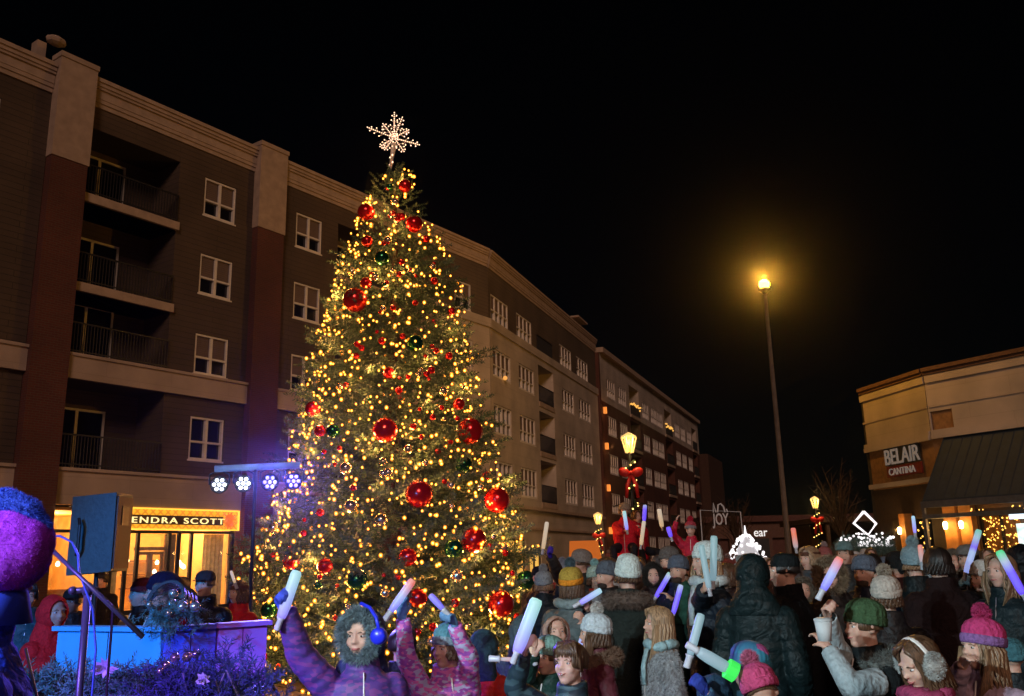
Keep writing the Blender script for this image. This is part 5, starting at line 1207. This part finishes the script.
mk = ['grey bobble hat and back turned', 'brown hair and pale scarf', 'dark beanie and beard', 'cream beanie looking left', 'sandy hair and fur collar', 'fur edged hood']
mspot = [(562, 9.8, 'left of the grey knit hat'), (613, 9.6, 'just behind the chunky white beanie'), (637, 8.9, 'between the white beanie and the dark hood'), (645, 9.2, 'behind the pale fleece jacket'), (677, 8., 'behind the two violet sticks'), (694, 9.3, 'under the child riding on shoulders'), (722, 9.2, 'behind the upright pale stick'), (739, 8.4, 'left of the black quilted hood'), (800, 7.7, 'right of the black cap'), (818, 9.5, 'left of the teal grey cap'),
         (853, 9.2, 'under the white diamond frame'), (862, 6.9, 'behind the olive beanie'), (884, 9.4, 'left of the grey blue hat'), (902, 9.8, 'above the cream bobble hat'), (928, 8.2, 'behind the tall maroon coat'), (948, 8.8, 'left of the flat cap'), (984, 8.6, 'between the flat cap and the curly blond woman'), (980, 6.6, 'above the pink bobble hat'), (1006, 8.4, 'behind the curly blond woman'), (634, 8.8, 'behind the long haired girl'), (607, 8.6, 'above the maroon jacket'), (543, 8.7, 'beside the lowest green bauble')]
random.seed(5)
for i, (x, dd_, wd_) in enumerate(mspot):
    k = (i * 5 + i // 6) % 6; o = mids[k] if i < 6 and k not in [(j * 5 + j // 6) % 6 for j in range(i)] else copy_tree(mids[k])
    c = at(x, 550, dd_); o.location = (c.x, dd_, 0); s = random.uniform(.9, 1.03); o.scale = (s, s, s); o.rotation_euler.z += R(random.uniform(-22, 22)); o['label'] = 'person with ' + mk[k] + ', ' + wd_
lm = [(560, 'right of the tree'), (585, 'before the orange lit shop'), (612, 'under the small lantern'), (640, 'below the red coats'), (660, 'left of the blue hat'), (700, 'right of the blue hat'), (722, 'below the lit lettering frame'), (740, 'left of the white lit cone'), (765, 'right of the white lit cone'), (785, 'at the foot of the tall mast'), (803, 'right of the tall mast'), (822, 'below the distant red bows'), (850, 'left of the white diamond frame'), (868, 'under the white diamond frame'), (890, 'by the first glowing pillar of the cantina'), (912, 'before the cantina windows'), (940, 'left of the glowing cantina pillars'), (962, 'before the glowing cantina pillars'), (985, 'before the golden light curtain'), (1010, 'before the bright white board')]
used = [False] * 5
for i, (x, wd_) in enumerate(lm):
    for j in range(2):
        dd_ = random.uniform(10.5, 13.5) if j == 0 else random.uniform(15, 21)
        if x > 930: dd_ = random.uniform(9, 12) if j == 0 else random.uniform(13, 18)
        k = (i * 2 + j * 3) % 5; o = protos[k] if not used[k] else copy_tree(protos[k])
        used[k] = True
        c = at(x + random.uniform(-6, 6), 550, dd_); o.location = (c.x, dd_, random.uniform(-.12, .02) * 0); s = random.uniform(.9, 1.05); o.scale = (s, s, s); o.rotation_euler.z += R(random.uniform(-30, 30))
        o['label'] = ('farthest' if j else 'far') + ' person with ' + kinds[k] + ', ' + wd_

# ================================================================== stage at the left
rail = thing('stage_rail', 'chest high panelled stage rail lit cyan blue and purple in front of the left crowd', 'stage rail', (0, 0, 0))
a = at(58, 627, 6.0); b = at(163, 621, 5.7); c = at(268, 617, 6.1)
def rseg(a, b, nm, m_, par, pan=4, flip=0):
    d = (b - a); d.z = 0; L = d.length; ang = math.atan2(d.y, d.x); Mx = M.Translation((a.x, a.y, 0)) @ M.Rotation(ang, 4, 'Z'); z = 1.28
    for i in range(pan):
        q = MB(); q.box(L * i / pan + .004, L * (i + 1) / pan - .004, 0, .05, .08, z - .03); obj(nm, q, m_, par, Mx=Mx)
    q = MB(); q.box(-.02, L + .02, -.03, .09, z - .028, z); obj('cap_rail', q, m_, par, Mx=Mx)
    q = MB(); q.box(0, .06, .055, .11, 0, z - .03); q.box(L - .06, L, .055, .11, 0, z - .03); obj('post', q, m_, par, Mx=Mx)
pmt = mat('painted_panel', (.55, .56, .58), .5, .08, 3)
pA = mat('panel_stagelit_cyan', (.10, .42, .75), .5, .1, 3); pB = mat('panel_stagelit_violet', (.16, .14, .75), .5, .1, 3); pC = mat('panel_stagelit_purple', (.5, .2, .62), .5, .12, 3)  # cyan, violet and purple of the stage lights put into the panel colours
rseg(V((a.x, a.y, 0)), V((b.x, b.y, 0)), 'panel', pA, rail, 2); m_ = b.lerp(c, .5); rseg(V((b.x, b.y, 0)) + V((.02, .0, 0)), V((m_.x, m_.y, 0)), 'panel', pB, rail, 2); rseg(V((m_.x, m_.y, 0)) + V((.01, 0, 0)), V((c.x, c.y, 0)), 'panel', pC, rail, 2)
led = thing('stage_ledge', 'low painted ledge glowing teal and magenta under the frosted garland', 'stage ledge', (-2.35, 4.6, 0))
q = MB(); q.box(-.75, .95, 0, .5, 0, .97); obj('box', q, mat('ledge_paint', (.4, .42, .45), .5, .1, 3), led); q = MB(); q.box(-.78, .98, -.04, .54, .972, 1.0); obj('top', q, pmt, led)
# garland
random.seed(12)
fir = mat('frosted_fir', (.10, .16, .13), .7, .5, 14)
gt = [sprig_template(22, .12, .04, .0035) for _ in range(3)]
def garland(name, label, p0, p1, n, sp, hgt, mt_, base_z):
    t = thing(name, label, 'garland', (p0.x, p0.y, base_z)); msx = []
    for i in range(n):
        u = random.random(); c_ = (p1 - p0) * u; off = V((random.gauss(0, sp * .5), random.gauss(0, sp * .5), abs(random.gauss(.03, hgt))))
        msx.append((i % 3, frame_mat(c_ + off, (random.uniform(-1, 1), random.uniform(-1, .6), random.uniform(-.1, 1)), random.random() * 6, random.uniform(.7, 1.3))))
    scatter('foliage', mt_, t, gt, msx); return t
g1 = garland('garland', 'frosted green fir garland lying along the stage ledge', V((-3.05, 4.92, 0)), V((-1.75, 4.92, 0)), 620, .11, .028, fir, 1.0)
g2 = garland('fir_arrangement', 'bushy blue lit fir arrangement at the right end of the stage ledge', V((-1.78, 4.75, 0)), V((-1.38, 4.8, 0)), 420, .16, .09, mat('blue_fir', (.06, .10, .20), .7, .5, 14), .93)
q = MB()
for i in range(9):
    b0 = V((random.uniform(-.05, .4), random.uniform(-.1, .1), .05)); d = V((random.uniform(-.5, .5), random.uniform(-.3, .3), 1)).normalized(); q.tube([b0, b0 + d * random.uniform(.1, .17)], .004, 4)
obj('twigs', q, mat('frosted_twig', (.3, .3, .38), .6), g2)
for i, (x, y, r) in enumerate(((166, 665, 3.6), (175, 658, 4.6), (187, 657, 4.6), (196, 654, 4), (160, 671, 3))):
    p_ = at(x, y, 4.72); q = MB(); q.ball((0, 0, 0), r * 4.72 / 885, 20, 14); o = obj('bauble', q, silvb, None, True, M.Translation(p_)); tag(o, ('leftmost small', 'second', 'third, middle', 'fourth, right hand', 'lowest tiny')[i] + ' silver bauble on the fir garland of the stage', 'bauble', 'silver baubles on the garland')
for i, (x, y) in enumerate(((106, 668), (203, 680))):
    p_ = at(x, y, 4.55); t = thing('frosted_flower', ('pale glittering artificial flower in the middle of the garland', 'pale blue glittering flower in the fir arrangement')[i], 'artificial flower', p_); q = MB()
    for k in range(26):
        d = V((random.gauss(0, 1), random.gauss(-.6, .6), random.gauss(.4, 1))).normalized() * random.uniform(.03, .07) * (1.1 if i == 0 else .7); s = d.cross(V((0, 1, .3))).normalized() * .012
        q.add([(0, 0, 0), d * .5 + s, d, d * .5 - s], [(0, 1, 2, 3)])
    obj('petals', q, mat('frost_white', (.6, .6, .68), .5, .2, 20), t)
# silver ornament wreath on the rail corner
p_ = at(172, 608, 5.66); t = thing('ornament_cluster', 'wreath of shiny silver and red ornaments with ribbon on the corner of the stage rail', 'ornament cluster', p_)
for i in range(15):
    q = MB(); q.ball((random.gauss(0, .06), random.gauss(0, .05), random.gauss(.0, .04)), random.uniform(.018, .034), 16, 10); obj('ornament', q, silvb if i % 5 else redb, t, True)
q = MB()
for j in range(5):
    q.tube([(.15 * math.cos(a) * (1 - .08 * j), .08 * math.sin(a * 1) - .03 * j, .02 + .1 * math.sin(a) + .01 * j) for a in [PI * i / 10 for i in range(11)]], [(.012, .003)] * 11, 5)
obj('ribbon', q, mat('silver_ribbon', (.6, .6, .62), .25, .1, 6, metal=.9), t)
msx = [(i % 3, frame_mat((random.gauss(0, .09), random.gauss(0, .05), random.gauss(-.04, .05)), (random.uniform(-1, 1), random.uniform(-1, 1), random.uniform(-1, .6)), 0, .8)) for i in range(140)]
scatter('fir_sprigs', fir, t, gt, msx)
# speaker on a pole
p_ = at(100, 533, 8.0); t = thing('loudspeaker', 'big black loudspeaker on a pole, its side washed teal, between rail and shopfront', 'loudspeaker', (p_.x, 8.0, 0), R(94))
q = MB(); hw, hd_, z0_, z1_ = .2, .21, 1.58, 2.28
def bev(q, x0, x1, y0, y1, z0, z1, t_=.03):
    q.add([(x0, y0, z0 + t_), (x1, y0, z0 + t_), (x1 - .05, y1, z0), (x0 + .05, y1, z0), (x0, y0, z1), (x1, y0, z1), (x1 - .05, y1, z1 - t_), (x0 + .05, y1, z1 - t_)], [(0, 3, 2, 1), (4, 5, 6, 7), (0, 1, 5, 4), (2, 3, 7, 6), (0, 4, 7, 3), (1, 2, 6, 5)])
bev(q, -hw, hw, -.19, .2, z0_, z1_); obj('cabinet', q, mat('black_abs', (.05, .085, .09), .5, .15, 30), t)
q = MB(); q.box(-hw + .02, hw - .02, -.205, -.192, z0_ + .05, z1_ - .03); obj('grille', q, mat('speaker_grille', (.06, .03, .025), .6, .5, 120), t)
q = MB(); q.box(-.08, .08, -.212, -.206, 2.0, 2.17); obj('horn', q, blackm, t)
q = MB(); q.tube([(-hw - .025, .1, 1.75), (-hw - .05, .08, 1.8), (-hw - .05, .08, 2.0), (-hw - .025, .1, 2.06)], .014, 8); obj('handle', q, blackm, t)
q = MB(); q.tube([(0, 0, 0.05), (0, 0, 1.6)], .02, 10)
for i in range(3):
    a_ = i * 2.094; q.tube([(0, 0, .75), (.5 * math.cos(a_), .5 * math.sin(a_), .02)], .014, 6)
obj('stand', q, darkm, t)
# microphone stand
t = thing('microphone_stand', 'dark blue lit microphone boom stand in front of the stage rail', 'microphone stand', (0, 0, 0)); bm1 = mat('stand_paint', (.06, .06, .09), .35, .1, 5, metal=.3)
piv = at(88, 590, 3.5)
q = MB(); q.tube([V((piv.x, 3.5, .03)), piv], .011, 10); q.tube([V((piv.x, 3.5, .6)), piv], .014, 10); obj('pole', q, bm1, t, True)
q = MB(); q.tube([at(50, 548, 3.45), at(143, 637, 3.5)], .0085, 8); q.tube([at(88, 584, 3.49), at(143, 637, 3.5)], .0105, 8); obj('boom', q, bm1, t, True)
q = MB(); q.ball(piv, .024, 10, 8); q.tube([piv + V((-.055, -.02, 0)), piv + V((.03, .02, .0))], .011, 8); q.ball(piv + V((-.05, -.02, 0)), .016, 8, 6); obj('clutch', q, bm1, t, True)
q = MB(); a_ = at(50, 548, 3.45); q.tube([a_, a_ + V((-.09, 0, .04))], [.012, .018], 10); q.ball(a_ + V((-.11, 0, .05)), .025, 12, 8); obj('microphone', q, blackm, t, True)
q = MB(); pts = [at(*p3) for p3 in ((50, 536, 3.44), (60, 536, 3.45), (72, 542, 3.46), (78, 555, 3.47), (79, 572, 3.47), (85, 588, 3.46), (93, 610, 3.5), (96, 650, 3.5), (92, 696, 3.5))]; pts.append(V((pts[-1].x, 3.5, .02))); q.tube(pts, .0045, 6); obj('cable', q, mat('blue_cable', (.05, .1, .4), .4), t, True)
for i in range(3):
    q = MB(); a2 = i * 2.094 + .5; q.tube([V((piv.x, 3.5, .12)), V((piv.x + .3 * math.cos(a2), 3.5 + .3 * math.sin(a2), .01))], .009, 6); obj('leg', q, bm1, t)
# second thin stand by it
t = thing('thin_stand', 'thin dark vertical rod beside the microphone stand near the frosted flower', 'stand', (0, 0, 0)); p2 = at(113, 610, 4.2)
q = MB(); q.tube([V((p2.x, 4.2, .02)), p2], .006, 8); q.lathe([(.12, .0), (.12, .02), (.02, .03), (0, .03)], 20, (p2.x, 4.2, 0)); obj('rod', q, darkm, t)
# lamp T-stand (in view) and its twin beside the camera
def tstand(a, b, px_pole, label, group, fixtures, Y0=None):
    """a,b world ends of the crossbar"""
    mid = a.lerp(b, px_pole); t = thing('lamp_stand', label, 'lamp stand', (mid.x, mid.y, 0), 0, group); o_ = V((mid.x, mid.y, 0))
    q = MB(); q.tube([a - o_, b - o_], .035, 10); obj('crossbar', q, mat('bar_paint', (.55, .72, .78), .5), t, True)
    q = MB(); q.tube([(0, 0, 0.02), (0, 0, 1.3)], .026, 10); q.tube([(0, 0, 1.3), mid - o_], .02, 10)
    for i in range(3):
        a2 = i * 2.094; q.tube([(0, 0, .9), (.55 * math.cos(a2), .55 * math.sin(a2), .02)], .014, 6)
    obj('pole', q, darkm, t, True)
    for (u, tgt, em, e, col, ang) in fixtures:
        c_ = a.lerp(b, u) + V((0, 0, -.16)); d = (tgt - c_).normalized(); Q = (M.Translation(c_ - o_) @ (-d).to_track_quat('Z', 'Y').to_matrix().to_4x4())
        q = MB(); q.M = Q; q.lathe([(0, .14), (.06, .14), (.085, .1), (.09, 0), (.082, 0), (.08, .02), (0, .02)], 24); f_ = obj('spotlight', q, blackm, t, True)
        q = MB(); q.M = M.Identity(4); q.tube([c_ - o_ + V((-.1, 0, 0)), c_ - o_ + V((-.1, 0, .1)), c_ - o_ + V((0, 0, .15)), c_ - o_ + V((.1, 0, .1)), c_ - o_ + V((.1, 0, 0))], .008, 6); obj('yoke', q, blackm, f_)
        q = MB(); q.M = Q
        for k in range(7):
            rr_ = 0 if k == 0 else .05; a3 = k * PI / 3; q.ball((rr_ * math.cos(a3), rr_ * math.sin(a3), .0), (.019, .019, .008), 10, 6)
        obj('led', q, em, f_)
        if e: add_light('spot', 'SPOT', c_ + d * .03, e, col, .06, c_ + d * 5, ang, .6)
    return t
ewh = emat('led_white', (.8, .86, 1), 4); ebl = emat('led_blue', (.20, .16, 1), 3.2)
fa = at(215, 469, 9.0); fb = at(300, 465, 9.1)
# fixtures hang beneath the bar; pixels 219,243,270,294
tstand(fa, fb, .48, 'lamp stand with a pale blue crossbar and four round stage lights left of the tree', 'lamp stands', [
    (.06, V((-.6, 0, 2.0)), ewh, 8, (.75, .82, 1), 60), (.34, V((-.4, 0, 2.0)), ewh, 8, (.75, .82, 1), 60), (.65, V((.2, 0, 2.0)), ebl, 500, (.2, .15, 1), 50), (.93, V((.6, 0, 2.2)), ebl, 800, (.10, .07, 1), 46)])
tstand(V((-4.4, .3, 3.3)), V((-3.0, -.6, 3.3)), .5, 'lamp stand with five lit stage lights beside the photographer', 'lamp stands', [
    (.05, V((-2.8, 6.3, 1.4)), ebl, 2600, (.02, .28, 1), 32), (.35, V((-1.5, 4.9, .9)), ebl, 2600, (.20, .05, 1), 20), (.5, V((-1.5, 2.4, 1.45)), ebl, 420, (.10, .06, 1), 22), (.65, V((1.9, 6.5, 1.3)), ewh, 620, (.66, .9, 1), 42), (.95, V((4.2, 7.2, 1.3)), ewh, 1150, (.72, .93, 1), 52)])

# ================================================================== plaza ornaments far back
def wire_letters(t, body, size, em, px, py, Y, wpx, ez=.0, sv=1., bold=.012):
    tm = text_mesh(body, size, em, .01, bold=bold); xs = [v.co.x for v in tm.vertices]; w_ = wpx * Y / 885; s = w_ / (max(xs) - min(xs)); link('lettering', tm, t, M.Translation((ez, 0, .05)) @ M.Rotation(PI / 2, 4, 'X') @ M.Diagonal((s, s * sv, 1, 1)))
c = at(709, 526, 34); t = thing('lettering_sign', 'white JOY lettering above a thin rectangular frame beyond the crowd', 'sign', c)
wl = emat('white_letters_dim', (.75, .65, .62), .12); wire_letters(t, 'JOY', .9, wl, 0, 0, 34, 16, .17, 1.7)
q = MB(); x0, x1, zt_ = -.3, 1.3, .1
q.tube([(-.27, .1, -1.8), (-.27, .1, .6), (1.25, .1, .5), (1.3, .1, -1.8)], .02, 5); obj('frame', q, wl, t)
q = MB(); q.tube([(.2, 0, .5), (.22, 0, .85), (.3, 0, .5)], .025, 5); q.tube([(.36, 0, .5), (.4, 0, .78), (.5, 0, .82), (.6, 0, .7), (.64, 0, .5)], .03, 5); q.tube([(.7, 0, .62), (.74, 0, .5)], .025, 5); obj('ornament', q, wl, t)
c = at(754, 538, 30); t = thing('lit_word_sign', 'small glowing white word sign beyond the crowd near the tall mast', 'sign', c); wire_letters(t, 'ear', .4, emat('white_letters', (1, .95, .92), .95), 0, 0, 30, 13, 0, 1.15, .0)
q = MB(); q.box(0, .5, .03, .08, -1.2, -.02); obj('post', q, darkm, t)
random.seed(4)
c = at(745, 530, 20); t = thing('lit_cone', 'white glowing cone ornament with a spike just above the black quilted hood', 'light ornament', (c.x, 20, 0)); z = c.z
q = MB()
for i in range(90):
    u = random.random(); a_ = random.random() * 6.28; r_ = .42 * math.sqrt(u) ; q.ball((r_ * math.cos(a_), r_ * math.sin(a_) * .6, z - .1 - .75 * u * random.uniform(.7, 1)), .035, 6, 4)
q.tube([(0, 0, z - .15), (0, 0, z + .1)], [.04, .01], 6); obj('bulbs', q, emat('cool_white_bulb', (1, .96, .98), 1.3), t)
q = MB(); q.lathe([(.45, .0), (.45, z - .95), (.36, z - .7), (.12, z - .25), (0, z - .1)], 14); obj('core', q, emat('white_core', (.8, .8, .85), .5), t)
c = at(865, 523, 20); t = thing('diamond_frame', 'white glowing diamond shaped frame on a post right of the distant red bows', 'light ornament', (c.x, 20, 0))
s_ = .25; q = MB(); z = c.z; pts = [(0, 0, z + s_), (s_ * .98, 0, z - .02), (.04, 0, z - s_ * 1.05), (-s_, 0, z - .0), (0, 0, z + s_)]; q.tube(pts, .03, 6); obj('tube', q, emat('diamond_white', (1, .93, .95), 1.3), t)
q = MB(); q.tube([(.02, 0, 0), (.02, 0, z - s_)], .02, 6); obj('post', q, darkm, t)
for nm, (x0, x1, y0, y1, nn) in (('bright white string lit planter left of the first cantina pillar', (855, 892, 531, 546, 90)), ('small cool string lit planter below the distant red bows', (838, 856, 530, 545, 30))):
    c = at((x0 + x1) / 2, 540, 19); t = thing('lit_planter', nm, 'planter', (c.x, 19, 0), 0, 'string lit planters'); q = MB()
    for i in range(nn): p3 = at(random.uniform(x0, x1), random.triangular(y0, y1, y1), 19); q.ball(p3 - V((c.x, 19, 0)) + V((0, random.uniform(-.15, .15), 0)), random.uniform(.015, .032), 6, 4)
    obj('bulbs', q, MC['cool_white_bulb'], t); q = MB(); w_ = (x1 - x0) * 19 / 885 / 2; q.box(-w_, w_, -.3, .3, 0, 1.5); obj('box', q, darkm, t)
    msx = [(i % 3, frame_mat((random.uniform(-w_, w_), random.uniform(-.25, .25), 1.5 + abs(random.gauss(0, .12))), (random.uniform(-1, 1), random.uniform(-1, 1), 1), 0, 2)) for i in range(120)]; scatter('foliage', fir, t, gt, msx)
# orange lit sign right of tree
c = at(584, 551, 45); t = thing('orange_awning', 'orange lit shop awning at the foot of the pale facade right of the tree', 'awning', (c.x, 45, 0)); q = MB()
q.add([(-.7, 0, c.z + .5), (.7, 0, c.z + .5), (.8, -.8, c.z - .4), (-.8, -.8, c.z - .4), (-.7, .05, c.z + .5), (.7, .05, c.z + .5), (.8, -.75, c.z - .45), (-.8, -.75, c.z - .45)], [(0, 3, 2, 1), (4, 5, 6, 7), (3, 7, 6, 2), (0, 4, 7, 3), (1, 2, 6, 5)])
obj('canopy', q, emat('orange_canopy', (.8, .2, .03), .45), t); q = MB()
for x in (-.75, .75): q.tube([(x, -.78, 0), (x, -.78, c.z - .42)], .03, 6); q.tube([(x * .9, 0, 0), (x * .9, 0, c.z + .48)], .03, 6)
obj('posts', q, darkm, t)
# bare trees far right behind the pavilion
random.seed(8)
for i, (x, Y, h_) in enumerate(((735, 60, 5.5), (840, 48, 6.5), (700, 70, 5.))):
    c = at(x, 520, Y); t = thing('bare_tree', ('bare winter tree behind the lettering frame', 'bare winter tree between the mast and the cantina', 'bare winter tree beyond the brick block')[i], 'tree', (c.x, Y, 0)); q = MB(); q.tube([(0, 0, 0), (0, 0, h_ * .5)], [.14, .08], 8); obj('trunk', q, MC['bark'], t); q = MB()
    for k in range(50):
        a_ = random.random() * 6.28; z = h_ * random.uniform(.35, .6); e = V((math.cos(a_) * random.uniform(.5, 1.6), math.sin(a_) * random.uniform(.5, 1.6), z + random.uniform(.8, h_ * .45))); m_ = V((0, 0, z)).lerp(e, .5) + V((random.uniform(-.2, .2), 0, .1)); q.tube([(0, 0, z * .9), m_, e], [.04, .025, .008], 4)
        for l_ in range(3): q.tube([m_.lerp(e, l_ / 3), m_.lerp(e, l_ / 3) + V((random.uniform(-.5, .5), random.uniform(-.5, .5), random.uniform(.1, .6)))], [.015, .005], 4)
    obj('crown', q, MC['bark'], t)
# ---- thin haze volume added to give the lamps a glow
q = MB(); q.box(-60, 70, -12, 170, -1, 21); me_ = q.mesh('haze', [])
hz, nth, bh = nmat('glow_haze'); nth.nodes.remove(bh); pv = N(nth, 'ShaderNodeVolumePrincipled'); pv.inputs['Density'].default_value = .0005; pv.inputs['Anisotropy'].default_value = .972; pv.inputs['Color'].default_value = (.9, .9, .92, 1); nth.links.new(pv.outputs[0], nth.nodes['Material Output'].inputs['Volume'])
HAZE = True
if HAZE: me_.materials.append(hz); tag(link('haze', me_), kind='stuff')
